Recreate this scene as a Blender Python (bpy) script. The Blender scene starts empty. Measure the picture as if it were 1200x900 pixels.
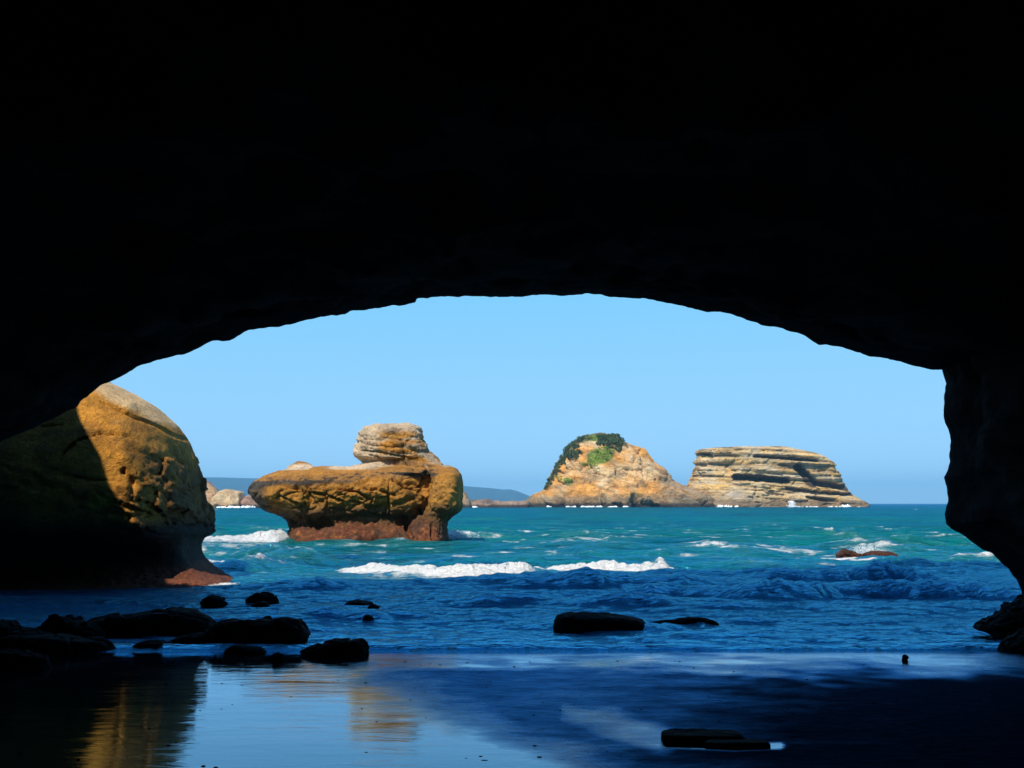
import bpy, math, random
import numpy as np
from mathutils import Vector

random.seed(7)
RNG = np.random.default_rng(11)
S = bpy.context.scene
COL = S.collection

# ------------------------------------------------------------------ camera, light, sky
F = 1180.0                      # focal length in pixels of a 1200 px wide picture
H = 2.7                         # eye above sea level
PITCH = math.atan(140.0 / F)
cam_data = bpy.data.cameras.new('camera')
cam_data.sensor_width = 36.0
cam_data.lens = 36.0 * F / 1200.0
cam_data.clip_start = 0.05
cam_data.clip_end = 60000.0
cam = bpy.data.objects.new('camera', cam_data)
cam.location = (0, 0, H)
cam.rotation_euler = (math.radians(90) + PITCH, 0, 0)
COL.objects.link(cam)
S.camera = cam

SX, SK = 0.40, 1.18             # sunlight travels along (SX, 1, -SK)
sun_data = bpy.data.lights.new('sun', 'SUN')
sun_data.energy = 5.0
sun_data.angle = math.radians(0.5)
sun_data.color = (1.0, 0.93, 0.80)
sun = bpy.data.objects.new('sun', sun_data)
sun.rotation_euler = Vector((SX, 1, -SK)).to_track_quat('-Z', 'Y').to_euler()
COL.objects.link(sun)
SUN_EL = math.atan2(SK, math.hypot(SX, 1))
SUN_AZ = math.atan2(-SX, -1)    # compass bearing of the sun from +Y

world = bpy.data.worlds.new('World')
S.world = world
world.use_nodes = True
wn, wl = world.node_tree.nodes, world.node_tree.links
wn.clear()
sky = wn.new('ShaderNodeTexSky')
sky.sky_type = 'NISHITA'
sky.sun_disc = False
sky.sun_elevation = SUN_EL
sky.sun_rotation = SUN_AZ
sky.air_density = 0.5
sky.dust_density = 0.0
sky.ozone_density = 6.0
# fixed blue ramp laid over the physical sky, darkened overhead to cut fill light
tcw = wn.new('ShaderNodeTexCoord')
sxyz = wn.new('ShaderNodeSeparateXYZ'); wl.new(tcw.outputs['Generated'], sxyz.inputs[0])
rampw = wn.new('ShaderNodeValToRGB')
ew = rampw.color_ramp.elements
ew[0].position = 0.0; ew[0].color = (.41, .70, .93, 1)
ew[1].position = 1.0; ew[1].color = (.025, .11, .38, 1)
q_ = ew.new(.22); q_.color = (.20, .62, .99, 1)
q_ = ew.new(.5); q_.color = (.12, .42, .90, 1)
wl.new(sxyz.outputs['Z'], rampw.inputs[0])
gain = wn.new('ShaderNodeVectorMath'); gain.operation = 'SCALE'; gain.inputs['Scale'].default_value = 9.9
wl.new(rampw.outputs[0], gain.inputs[0])
mixw = wn.new('ShaderNodeMix'); mixw.data_type = 'RGBA'; mixw.inputs[0].default_value = .78
wl.new(sky.outputs[0], mixw.inputs[6]); wl.new(gain.outputs[0], mixw.inputs[7])
bgn = wn.new('ShaderNodeBackground')
bgn.inputs['Strength'].default_value = 0.10
wo = wn.new('ShaderNodeOutputWorld')
wl.new(mixw.outputs[2], bgn.inputs['Color'])
wl.new(bgn.outputs[0], wo.inputs['Surface'])

S.view_settings.view_transform = 'Standard'
S.view_settings.look = 'None'
S.view_settings.exposure = 0.3
S.view_settings.gamma = 1.0
S.cycles.max_bounces = 6
S.cycles.diffuse_bounces = 3
S.cycles.glossy_bounces = 3
S.cycles.volume_bounces = 0

# ------------------------------------------------------------------ helpers
CP, SP = math.cos(PITCH), math.sin(PITCH)

def P(px, py, D):
    """world point seen at picture position (px, py) of the 1200x900 photograph at depth Y = D"""
    u = (px - 600.0) / F; v = (450.0 - py) / F
    dy = CP - v * SP; dz = SP + v * CP
    return (u * D / dy, D, H + dz * D / dy)

def DW(py, z=0.0):
    """depth at which height z is seen at row py"""
    v = (450.0 - py) / F
    return (z - H) * (CP - v * SP) / (SP + v * CP)

def proj(x, y, z):
    y = np.maximum(y, 0.3)
    dz = z - H
    yc = y * CP + dz * SP
    yc = np.maximum(yc, 0.3)
    zc = -y * SP + dz * CP
    return 600.0 + F * x / yc, 450.0 - F * zc / yc

def _hash(ix, iy, iz, seed):
    h = ix * np.uint32(374761393) + iy * np.uint32(668265263) + iz * np.uint32(2246822519) + np.uint32((seed * 974634777) & 0xFFFFFFFF)
    h = (h ^ (h >> np.uint32(13))) * np.uint32(1274126177)
    return h ^ (h >> np.uint32(16))

def _split(a):
    a = np.asarray(a, np.float32)
    i = np.floor(a); f = a - i
    return i.astype(np.int32).astype(np.uint32), f, f * f * f * (f * (f * 6 - 15) + 10)

def noise3(x, y, z, seed=0):
    """gradient noise, about -1..1; a scalar z gives a flat slice (cheaper)"""
    ix, fx, ux = _split(x); iy, fy, uy = _split(y); iz, fz, uz = _split(z)
    flat = fz.ndim == 0 and float(fz) == 0.0
    out = 0
    with np.errstate(over='ignore'):
        for cx in (0, 1):
            wx = ux if cx else 1 - ux
            for cy in (0, 1):
                wxy = wx * (uy if cy else 1 - uy)
                for cz in ((0,) if flat else (0, 1)):
                    h = _hash(ix + np.uint32(cx), iy + np.uint32(cy), iz + np.uint32(cz), seed)
                    g = ((h & np.uint32(1023)).astype(np.float32) * (1 / 511.5) - 1) * (fx - cx) + (((h >> np.uint32(10)) & np.uint32(1023)).astype(np.float32) * (1 / 511.5) - 1) * (fy - cy)
                    if flat:
                        out = out + wxy * g
                    else:
                        g = g + (((h >> np.uint32(20)) & np.uint32(1023)).astype(np.float32) * (1 / 511.5) - 1) * (fz - cz)
                        out = out + wxy * (uz if cz else 1 - uz) * g
    return out * 1.5

def cells(x, y, z, seed=0):
    """cellular noise: distance to the nearest border (F2 - F1) and a value per cell"""
    ix, fx, _ = _split(x); iy, fy, _ = _split(y); iz, fz, _ = _split(z)
    f1 = np.full(fx.shape, 9.0, np.float32); f2 = f1.copy(); val = np.zeros(fx.shape, np.float32)
    with np.errstate(over='ignore'):
        for a in (-1, 0, 1):
            for b in (-1, 0, 1):
                for c in (-1, 0, 1):
                    h = _hash(ix + np.uint32(a & 0xFFFFFFFF), iy + np.uint32(b & 0xFFFFFFFF), iz + np.uint32(c & 0xFFFFFFFF), seed)
                    jx = (h & np.uint32(1023)).astype(np.float32) / 1023; jy = ((h >> np.uint32(10)) & np.uint32(1023)).astype(np.float32) / 1023; jz = ((h >> np.uint32(20)) & np.uint32(1023)).astype(np.float32) / 1023
                    d = (a + jx - fx) ** 2 + (b + jy - fy) ** 2 + (c + jz - fz) ** 2
                    near = d < f1
                    f2 = np.where(near, f1, np.minimum(f2, d)); val = np.where(near, jx, val); f1 = np.where(near, d, f1)
    return np.sqrt(f2) - np.sqrt(f1), val

def fbm(x, y, z, oct=4, seed=0, gain=0.5, ridge=False):
    a, f, s, n = 1.0, 1.0, 0.0, 0.0
    for i in range(oct):
        v = noise3(x * f, y * f, z * f, seed + i * 17)
        if ridge: v = 1 - 2 * np.abs(v)
        s = s + a * v; n += a
        a *= gain; f *= 2.03
    return s / n

def sstep(a, b, x):
    t = np.clip((x - a) / (b - a), 0, 1)
    return t * t * (3 - 2 * t)

def seg_dist(px, py, pts):
    """distance of arrays px,py to a polyline, and the position 0..1 along it"""
    best = np.full(px.shape, 1e9); par = np.zeros(px.shape)
    n = len(pts) - 1
    for i in range(n):
        (x0, y0), (x1, y1) = pts[i][:2], pts[i + 1][:2]
        dx, dy = x1 - x0, y1 - y0
        t = np.clip(((px - x0) * dx + (py - y0) * dy) / (dx * dx + dy * dy + 1e-9), 0, 1)
        d = np.hypot(px - x0 - t * dx, py - y0 - t * dy)
        m = d < best
        best = np.where(m, d, best); par = np.where(m, (i + t) / n, par)
    return best, par

def mesh_obj(name, verts, faces, mat=None, parent=None, smooth=True):
    me = bpy.data.meshes.new(name)
    verts = np.asarray(verts, np.float32)
    faces = np.asarray(faces, np.int32)
    k = faces.shape[1]
    me.vertices.add(len(verts)); me.vertices.foreach_set('co', verts.ravel())
    me.loops.add(faces.size); me.loops.foreach_set('vertex_index', faces.ravel())
    me.polygons.add(len(faces))
    me.polygons.foreach_set('loop_start', np.arange(0, faces.size, k, dtype=np.int32))
    me.polygons.foreach_set('loop_total', np.full(len(faces), k, np.int32))
    me.update(calc_edges=True); me.validate()
    me.polygons.foreach_set('use_smooth', np.full(len(me.polygons), smooth))
    if mat: me.materials.append(mat)
    o = bpy.data.objects.new(name, me)
    COL.objects.link(o)
    if parent: o.parent = parent
    return o

def grid_faces(nr, nc, wrap=False):
    r = np.arange(nr - 1)[:, None]; c = np.arange(nc if wrap else nc - 1)[None, :]
    c2 = (c + 1) % nc
    a = r * nc + c; b = r * nc + c2
    return np.stack([a, b, b + nc, a + nc], -1).reshape(-1, 4)

def set_color(me, name, rgb):
    at = me.color_attributes.new(name, 'FLOAT_COLOR', 'POINT')
    d = np.ones((len(me.vertices), 4), np.float32); d[:, :3] = rgb
    at.data.foreach_set('color', d.ravel())

def set_float(me, name, v):
    at = me.attributes.new(name, 'FLOAT', 'POINT')
    at.data.foreach_set('value', np.asarray(v, np.float32))

def coords(me):
    a = np.empty(len(me.vertices) * 3, np.float32); me.vertices.foreach_get('co', a)
    return a.reshape(-1, 3).astype(float)

def normals(me):
    a = np.empty(len(me.vertices) * 3, np.float32); me.vertex_normals.foreach_get('vector', a)
    return a.reshape(-1, 3).astype(float)

def thing(o, label, cat, group=None, kind=None):
    o['label'] = label; o['category'] = cat
    if group: o['group'] = group
    if kind: o['kind'] = kind
    return o

# ------------------------------------------------------------------ materials
def new_mat(name):
    m = bpy.data.materials.new(name); m.use_nodes = True
    return m, m.node_tree.nodes, m.node_tree.links, m.node_tree.nodes['Principled BSDF']

def nd(n, t, **kw):
    o = n.new(t)
    for k, v in kw.items():
        if hasattr(o, k): setattr(o, k, v)
        else: o.inputs[k].default_value = v
    return o

def rock_material(name, scale=1.0, bump=0.6, rough=0.85, tint=1.0, spec=0.25, sq=1.0):
    """colour from the 'paint' attribute, broken up by grain, pits and hairline cracks; scale = metres of the coarse grain"""
    m, n, l, b = new_mat(name)
    at = nd(n, 'ShaderNodeAttribute', attribute_name='paint')
    geo = nd(n, 'ShaderNodeNewGeometry')
    mp = nd(n, 'ShaderNodeMapping'); mp.inputs['Scale'].default_value = (1, 1, sq)
    l.new(geo.outputs['Position'], mp.inputs['Vector'])
    n1 = nd(n, 'ShaderNodeTexNoise', Scale=1.0 / scale, Detail=9.0, Roughness=0.65)
    n2 = nd(n, 'ShaderNodeTexNoise', Scale=7.0 / scale, Detail=6.0, Roughness=0.7)
    vo = nd(n, 'ShaderNodeTexVoronoi', Scale=3.5 / scale, feature='DISTANCE_TO_EDGE')
    for q in (n1, n2, vo): l.new(mp.outputs[0], q.inputs['Vector'])
    r1 = nd(n, 'ShaderNodeMapRange'); r1.inputs['From Min'].default_value = .3; r1.inputs['From Max'].default_value = .7
    r1.inputs['To Min'].default_value = .62 * tint; r1.inputs['To Max'].default_value = 1.35 * tint
    l.new(n1.outputs['Fac'], r1.inputs['Value'])
    r2 = nd(n, 'ShaderNodeMapRange'); r2.inputs['From Min'].default_value = .3; r2.inputs['From Max'].default_value = .65
    r2.inputs['To Min'].default_value = .6; r2.inputs['To Max'].default_value = 1.2
    l.new(n2.outputs['Fac'], r2.inputs['Value'])
    mu = nd(n, 'ShaderNodeMath', operation='MULTIPLY'); l.new(r1.outputs[0], mu.inputs[0]); l.new(r2.outputs[0], mu.inputs[1])
    vm = nd(n, 'ShaderNodeVectorMath', operation='SCALE'); l.new(at.outputs['Color'], vm.inputs[0]); l.new(mu.outputs[0], vm.inputs['Scale'])
    l.new(vm.outputs[0], b.inputs['Base Color'])
    a1 = nd(n, 'ShaderNodeMath', operation='MULTIPLY_ADD'); l.new(n2.outputs['Fac'], a1.inputs[0]); a1.inputs[1].default_value = .45; l.new(n1.outputs['Fac'], a1.inputs[2])
    mn = nd(n, 'ShaderNodeMath', operation='MINIMUM'); l.new(vo.outputs['Distance'], mn.inputs[0]); mn.inputs[1].default_value = .06
    a2 = nd(n, 'ShaderNodeMath', operation='MULTIPLY_ADD'); l.new(mn.outputs[0], a2.inputs[0]); a2.inputs[1].default_value = .7; l.new(a1.outputs[0], a2.inputs[2])
    n3 = nd(n, 'ShaderNodeTexNoise', Scale=26.0 / scale, Detail=4.0, Roughness=.7); l.new(mp.outputs[0], n3.inputs['Vector'])
    a3 = nd(n, 'ShaderNodeMath', operation='MULTIPLY_ADD'); l.new(n3.outputs['Fac'], a3.inputs[0]); a3.inputs[1].default_value = .16; l.new(a2.outputs[0], a3.inputs[2]); a2 = a3
    bp = nd(n, 'ShaderNodeBump', Strength=bump, Distance=scale * .55)
    l.new(a2.outputs[0], bp.inputs['Height']); l.new(bp.outputs[0], b.inputs['Normal'])
    b.inputs['Roughness'].default_value = rough
    b.inputs['Specular IOR Level'].default_value = spec
    return m

def plain_rock(name, col, scale, rough, spec, bump=.5):
    m, n, l, b = new_mat(name)
    geo = nd(n, 'ShaderNodeNewGeometry')
    n1 = nd(n, 'ShaderNodeTexNoise', Scale=1 / scale, Detail=8.0, Roughness=.65)
    l.new(geo.outputs['Position'], n1.inputs['Vector'])
    cr = nd(n, 'ShaderNodeValToRGB')
    cr.color_ramp.elements[0].position = .3; cr.color_ramp.elements[0].color = tuple(c * .5 for c in col) + (1,)
    cr.color_ramp.elements[1].position = .7; cr.color_ramp.elements[1].color = tuple(c * 1.4 for c in col) + (1,)
    l.new(n1.outputs['Fac'], cr.inputs[0]); l.new(cr.outputs[0], b.inputs['Base Color'])
    bp = nd(n, 'ShaderNodeBump', Strength=bump, Distance=scale * .4)
    l.new(n1.outputs['Fac'], bp.inputs['Height']); l.new(bp.outputs[0], b.inputs['Normal'])
    b.inputs['Roughness'].default_value = rough; b.inputs['Specular IOR Level'].default_value = spec
    return m

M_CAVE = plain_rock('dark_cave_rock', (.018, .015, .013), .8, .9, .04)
M_WET = plain_rock('wet_black_rock', (.010, .009, .008), .25, .8, .05, .7)
M_STACK = rock_material('ochre_sandstone', 1.2, .8)
M_NEAR = rock_material('ochre_sandstone_near', .8, .7)
M_ISLE = rock_material('banded_sandstone', 11.0, .8, sq=2.5)
M_FAR = rock_material('far_sandstone', 12.0, .6)

# ------------------------------------------------------------------ rock builder
def resample(rows, n):
    rows = np.array(rows, float)
    t = np.linspace(0, len(rows) - 1, n)
    i = np.arange(len(rows))
    return np.stack([np.interp(t, i, rows[:, k]) for k in range(rows.shape[1])], 1)

def loft(rows, Dc, nz=60, na=56, e=2.6):
    """rows: (py, px left, px right, half depth front, half depth back); seen outline at depth Dc"""
    R = resample(rows, nz)
    a = np.linspace(0, 2 * np.pi, na, endpoint=False)
    ca, sa = np.cos(a), np.sin(a)
    ex = np.sign(ca) * np.abs(ca) ** (2 / e); ey = np.sign(sa) * np.abs(sa) ** (2 / e)
    V = []
    for py, xl, xr, df, db in R:
        x0, _, z = P(xl, py, Dc); x1, _, _ = P(xr, py, Dc)
        cx, hw = (x0 + x1) / 2, (x1 - x0) / 2
        yy = np.where(ey < 0, ey * df, ey * db)
        V.append(np.stack([cx + ex * hw, Dc + yy, np.full(na, z)], 1))
    V = np.concatenate(V)
    Fq = grid_faces(nz, na, True)
    top = V[:na].mean(0); bot = V[-na:].mean(0)
    tv, bv = len(V), len(V) + 1
    V = np.vstack([V, top, bot])
    i = np.arange(na); j = (i + 1) % na
    o = (nz - 1) * na
    caps = np.concatenate([np.stack([np.full(na, tv), j, i, i], 1), np.stack([np.full(na, bv), o + i, o + j, o + j], 1)])
    return V, Fq, caps

def join_lofts(lofts):
    vs, tris, off = [], [], 0
    for V, Fq, caps in lofts:
        vs.append(V)
        tris.append(np.concatenate([Fq[:, [0, 2, 1]], Fq[:, [0, 3, 2]], caps[:, [0, 2, 1]]]) + off)
        off += len(V)
    return np.concatenate(vs), np.concatenate(tris)

def remeshed(V, T, voxel, smooth=2):
    tmp = mesh_obj('tmp', V, T)
    md = tmp.modifiers.new('r', 'REMESH'); md.mode = 'VOXEL'; md.voxel_size = voxel
    if smooth:
        sm = tmp.modifiers.new('s', 'SMOOTH'); sm.factor = .5; sm.iterations = smooth
    dg = bpy.context.evaluated_depsgraph_get()
    me = bpy.data.meshes.new_from_object(tmp.evaluated_get(dg))
    old = tmp.data
    bpy.data.objects.remove(tmp); bpy.data.meshes.remove(old)
    return me

def rock(name, lofts, voxel, mat, disp, paint, smooth=3):
    me = remeshed(*join_lofts(lofts), voxel, smooth)
    me.name = name
    me.materials.clear(); me.materials.append(mat)
    c = coords(me); nn = normals(me)
    c2 = disp(c, nn)
    me.vertices.foreach_set('co', c2.astype(np.float32).ravel()); me.update()
    me.polygons.foreach_set('use_smooth', np.ones(len(me.polygons), bool))
    if paint is not None: set_color(me, 'paint', paint(c2, normals(me)))
    o = bpy.data.objects.new(name, me); COL.objects.link(o)
    return o

def mixc(a, b, t):
    t = np.asarray(t)[:, None]
    return np.asarray(a) * (1 - t) + np.asarray(b) * t

def carve(px, py, nn, feats):
    """feats: (polyline in picture px, radius, depth). Front-facing surface only."""
    s = np.zeros(len(px))
    front = sstep(.25, -.25, nn[:, 1])
    for pts, r, dep in feats:
        w = noise3(px * .11, py * .11, 0, 91) * r * .7
        d, t = seg_dist(px + w, py + w * .6, pts)
        s = np.maximum(s, dep * sstep(r, r * .55, d) * (.55 + .45 * np.sin(np.pi * np.clip(t * .9 + .05, 0, 1))))
    return s * front

# ------------------------------------------------------------------ cliff with the cave
Dm = 20.5
arch_px = [(-150, 830), (-150, 740), (-120, 640), (-70, 570), (-20, 528), (20, 512), (60, 492), (92, 476), (100, 468), (118, 456),
           (132, 447), (150, 438), (165, 429), (190, 421), (221, 414), (245, 401), (268, 398), (285, 388), (320, 382), (345, 378), (370, 372),
           (405, 367), (411, 363), (440, 361), (462, 358), (489, 355), (490, 351), (520, 349), (560, 348.5), (600, 347), (650, 346.5), (690, 346),
           (720, 349), (756, 352), (800, 358), (822, 363), (853, 366), (868, 372), (893, 381), (912, 386), (935, 392), (950, 399), (958, 402),
           (985, 406), (1010, 413), (1036, 420), (1060, 426), (1080, 431), (1102, 433), (1105, 442), (1108, 448), (1107, 470), (1107, 487),
           (1112, 505), (1113.5, 515), (1113, 540), (1109, 553), (1107, 561), (1111, 575), (1112, 586), (1107, 600), (1110, 615), (1118, 622),
           (1132, 630), (1150, 643), (1165, 651), (1182, 664), (1192, 678), (1196, 692), (1202, 715), (1210, 745), (1225, 780), (1240, 830)]
arch = np.array([P(x, y, Dm) for x, y in arch_px])
seg = np.hypot(*np.diff(arch[:, [0, 2]], axis=0).T); cum = np.concatenate([[0], np.cumsum(seg)])
NS = 760
ss = np.linspace(0, cum[-1], NS)
ax = np.interp(ss, cum, arch[:, 0]); az = np.interp(ss, cum, arch[:, 2])

# top outline of the cliff: the edge whose shadow falls across the sea and the left-hand rock
Yc = 22.5
edge_sh = [(P(92, 486, 31.0)), (P(120, 540, 30.8)), (P(142, 590, 31.0)), (P(162, 640, 32.0)), (P(192, 690, DW(690))), (P(300, 687, DW(687))),
           (P(420, 681, DW(681))), (P(560, 677, DW(677))), (P(700, 674, DW(674))), (P(850, 672, DW(672))), (P(1000, 664, DW(664))), (P(1120, 660, DW(660)))]
sky_line = []
for q in edge_sh:
    t = q[1] - Yc
    sky_line.append((q[0] - SX * t, q[2] + SK * t))
sky_line = [(-70, 34), (-30, 32), (sky_line[0][0] - 2.8, 25)] + sky_line + [(sky_line[-1][0] + 20, sky_line[-1][1] + 5), (80, 20)]
sk = sorted(sky_line)
skx = np.array([p[0] for p in sk]); skz = np.array([p[1] for p in sk])
# outer rectangle; every vertex of the face and the top is later lowered to the skyline
rect = np.array([(-70, -3), (-70, 36), (80, 36), (80, -3)], float)
seg = np.hypot(*np.diff(rect, axis=0).T); cumo = np.concatenate([[0], np.cumsum(seg)])
fr = np.interp(ss, [0, cum[7], cum[47], cum[-1]], [0, cumo[1] + 38, cumo[2] - 40, cumo[3]])
ox = np.interp(fr, cumo, rect[:, 0]); oz = np.interp(fr, cumo, rect[:, 1])
rings = []
def ring(x, z, y): rings.append(np.stack([x, np.broadcast_to(y, x.shape), z], 1))
cx0, cz0 = 1.0, 1.0
for y in np.linspace(-14, -8, 7):                                       # closed back of the cave
    k = math.sin((y + 14) / 6 * math.pi / 2) ** .6
    ring(cx0 + (ax - cx0) * 1.25 * k, cz0 + (az - cz0) * 1.25 * k, y)
for y in np.linspace(-7.5, Dm - 1.4, 75):
    t = (Dm - y) / (Dm + 7.5)
    k = 1 + .27 * sstep(0, .5, t) + .04 * math.sin(y * .9) * sstep(.03, .3, t)
    ring(cx0 + (ax - cx0) * k, cz0 + (az - cz0) * k, y)
for y in np.linspace(Dm - 1.3, Dm, 14):
    k = 1 + .012 * (Dm - y) ** 1.5
    ring(cx0 + (ax - cx0) * k, cz0 + (az - cz0) * k, y)
for t in np.linspace(0.008, 1, 130) ** 1.3:                               # outer face
    yy = Dm + (Yc - Dm) * sstep(0, .12, t)
    zz = az * (1 - t) + oz * t; xx = ax * (1 - t) + ox * t
    ring(xx, np.minimum(zz, np.interp(xx, skx, skz)), yy)
oz = np.minimum(oz, np.interp(ox, skx, skz))
for y in np.linspace(Yc - 1, -45, 14):                                   # top, running back inland
    ring(ox - (Yc - y) * SX * 1.2 * sstep(-8, -17, ox), oz - np.maximum(0, oz - 8) * .015 * (Yc - y), y)
NR = len(rings)
V = np.concatenate(rings)
jag = fbm(V[:, 0] * 1.1, V[:, 1] * .8, V[:, 2] * 1.1, 5, 3)
jag2 = fbm(V[:, 0] * .35, V[:, 1] * .35, V[:, 2] * .5, 4, 8)
row = np.repeat(np.arange(NR), NS)
near_mouth = np.exp(-((V[:, 1] - Dm) / 1.2) ** 2) * (row < 7 + 75 + 14 + 12)
outer = sstep(7 + 75 + 14 + 8, 7 + 75 + 14 + 30, row)
amp = .13 * near_mouth + (1 - near_mouth) * (.45 * (1 - outer) + .06 * outer)
jag = jag + .45 * fbm(V[:, 0] * 3.6, V[:, 1] * 2, V[:, 2] * 3.6, 3, 5) * near_mouth
V[:, 2] += (jag * .8 + jag2 * (1 - near_mouth)) * amp
V[:, 0] += (fbm(V[:, 2] * 1.3, V[:, 1] * .9, V[:, 0] * .6, 5, 21)) * amp
V[:, 1] += jag2 * amp * (1 - near_mouth)
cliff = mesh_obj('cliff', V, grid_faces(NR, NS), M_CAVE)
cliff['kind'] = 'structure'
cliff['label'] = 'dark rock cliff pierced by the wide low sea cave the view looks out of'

# ------------------------------------------------------------------ beach
SHORE, SLOPE = DW(763), 0.042
gy = np.concatenate([np.linspace(-13, 5, 40), np.linspace(5.05, 21, 420), np.linspace(21.3, 70, 60)])
gx = np.concatenate([np.linspace(-40, -9, 40), np.linspace(-8.95, 9, 460), np.linspace(9.3, 40, 40)])
X, Y = np.meshgrid(gx, gy)
def sand_z(x, y):
    z = SLOPE * (SHORE - y)
    z = z + .006 * noise3(x * .35, y * .5, 0, 5) + .0012 * noise3(x * 1.1, y * 2.6, 0, 6)
    return np.maximum(z, -1.2)
Z = sand_z(X, Y)
bx, by = proj(X, Y, Z)
wob = 10 * noise3(X * .8, Y * .8, 0, 31) + 5 * noise3(X * 2.2, Y * 2.2, 0, 32)
# film of water: left pool, swash strip, small tongues
lim = np.interp(by, [783, 800, 825, 855, 900, 960], [470, 480, 520, 600, 700, 820])
film = sstep(130, -110, bx - lim + wob * 4)
strip = sstep(806, 768, by + wob * 1.6) * (.90 - .3 * sstep(1130, 1190, bx))
tongue, tt = seg_dist(bx, by * 1.0, [(665, 834), (720, 846), (775, 868)])
tongue = sstep(26, -4, tongue - 2 + wob * .9 - tt * 6) * .72
poolr, _ = seg_dist(bx, by, [(780, 873), (860, 876), (915, 874)])
poolr = sstep(6, 2, poolr)
wet = np.clip(np.maximum.reduce([film, strip, tongue, poolr, .34 * sstep(1010, 700, bx + wob * 5 + (by - 800) * .6)]), 0, 1)
mott = fbm(X * .9, Y * 1.6, 0, 5, 43, .6)
wet = np.clip(wet + .30 * mott * (wet < .9) * sstep(1100, 850, bx), 0, 1)
Z = Z + (1 - wet) * (.006 * fbm(X * 5, Y * 9, 0, 3, 41) - .006 * np.maximum(0, fbm(X * 3.1, Y * 4.5, 0, 3, 44) - .25) * 3)
sand = mesh_obj('sand', np.stack([X, Y, Z], -1).reshape(-1, 3), grid_faces(len(gy), len(gx)))
set_float(sand.data, 'wet', wet.ravel())
m, n, l, b = new_mat('wet_sand')
at = nd(n, 'ShaderNodeAttribute', attribute_name='wet')
geo = nd(n, 'ShaderNodeNewGeometry')
ns = nd(n, 'ShaderNodeTexNoise', Scale=9.0, Detail=7.0, Roughness=.7); l.new(geo.outputs['Position'], ns.inputs['Vector'])
nf = nd(n, 'ShaderNodeTexNoise', Scale=160.0, Detail=3.0); l.new(geo.outputs['Position'], nf.inputs['Vector'])
mpw = nd(n, 'ShaderNodeMapping'); mpw.inputs['Scale'].default_value = (.75, 2.0, 1); l.new(geo.outputs['Position'], mpw.inputs['Vector'])
nw = nd(n, 'ShaderNodeTexNoise', Scale=2.0, Detail=6.0, Roughness=.55, Distortion=1.2); l.new(mpw.outputs[0], nw.inputs['Vector'])
cr = nd(n, 'ShaderNodeValToRGB')
cr.color_ramp.elements[0].position = .35; cr.color_ramp.elements[0].color = (.006, .009, .014, 1)
cr.color_ramp.elements[1].position = .7; cr.color_ramp.elements[1].color = (.015, .021, .030, 1)
l.new(ns.outputs['Fac'], cr.inputs[0])
ad = nd(n, 'ShaderNodeMath', operation='MULTIPLY_ADD'); l.new(ns.outputs['Fac'], ad.inputs[0]); ad.inputs[1].default_value = .5; l.new(at.outputs['Fac'], ad.inputs[2])
rr = nd(n, 'ShaderNodeValToRGB')
for p_, c_ in ((.2, .75), (.55, .36), (.8, .22)):
    q = rr.color_ramp.elements.new(p_); q.color = (c_, c_, c_, 1)
rr.color_ramp.elements[0].color = (.8, .8, .8, 1); rr.color_ramp.elements[-1].color = (.03, .03, .03, 1)
l.new(ad.outputs[0], rr.inputs[0]); 
dfs = nd(n, 'ShaderNodeBsdfDiffuse'); l.new(cr.outputs[0], dfs.inputs['Color'])
gls = nd(n, 'ShaderNodeBsdfGlossy'); l.new(rr.outputs[0], gls.inputs['Roughness'])
gc = nd(n, 'ShaderNodeMix', data_type='RGBA'); gc.inputs[6].default_value = (.15, .50, 1, 1); gc.inputs[7].default_value = (.66, .86, 1, 1)
gm = nd(n, 'ShaderNodeMapRange', clamp=True); gm.inputs['From Min'].default_value = .35; gm.inputs['From Max'].default_value = .9; l.new(at.outputs['Fac'], gm.inputs['Value'])
l.new(gm.outputs[0], gc.inputs[0]); l.new(gc.outputs[2], gls.inputs['Color'])
fre = nd(n, 'ShaderNodeFresnel', IOR=1.42)
sl = nd(n, 'ShaderNodeMapRange', clamp=True); sl.inputs['From Max'].default_value = .9; sl.inputs['To Min'].default_value = .12; sl.inputs['To Max'].default_value = 1.4
l.new(at.outputs['Fac'], sl.inputs['Value'])
mp5 = nd(n, 'ShaderNodeMapping'); mp5.inputs['Scale'].default_value = (.8, 2.2, 1); l.new(geo.outputs['Position'], mp5.inputs['Vector'])
n5 = nd(n, 'ShaderNodeTexNoise', Scale=4.5, Detail=9.0, Roughness=.75); l.new(mp5.outputs[0], n5.inputs['Vector'])
v5 = nd(n, 'ShaderNodeMapRange'); v5.inputs['From Min'].default_value = .36; v5.inputs['From Max'].default_value = .62; v5.inputs['To Min'].default_value = .45; v5.inputs['To Max'].default_value = 1.25; l.new(n5.outputs['Fac'], v5.inputs['Value'])
v6 = nd(n, 'ShaderNodeMix', data_type='FLOAT'); l.new(at.outputs['Fac'], v6.inputs[0]); l.new(v5.outputs[0], v6.inputs[2]); v6.inputs[3].default_value = 1.0
v7 = nd(n, 'ShaderNodeMath', operation='MULTIPLY'); l.new(sl.outputs[0], v7.inputs[0]); l.new(v6.outputs[0], v7.inputs[1])
k1 = nd(n, 'ShaderNodeMath', operation='MULTIPLY', use_clamp=True); l.new(fre.outputs[0], k1.inputs[0]); l.new(v7.outputs[0], k1.inputs[1])
mxs = nd(n, 'ShaderNodeMixShader'); l.new(k1.outputs[0], mxs.inputs[0]); l.new(dfs.outputs[0], mxs.inputs[1]); l.new(gls.outputs[0], mxs.inputs[2])
out = [q for q in n if q.type == 'OUTPUT_MATERIAL'][0]; l.new(mxs.outputs[0], out.inputs['Surface']); n.remove(b)
inv = nd(n, 'ShaderNodeMath', operation='SUBTRACT'); inv.inputs[0].default_value = 1.0; l.new(at.outputs['Fac'], inv.inputs[1])
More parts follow.
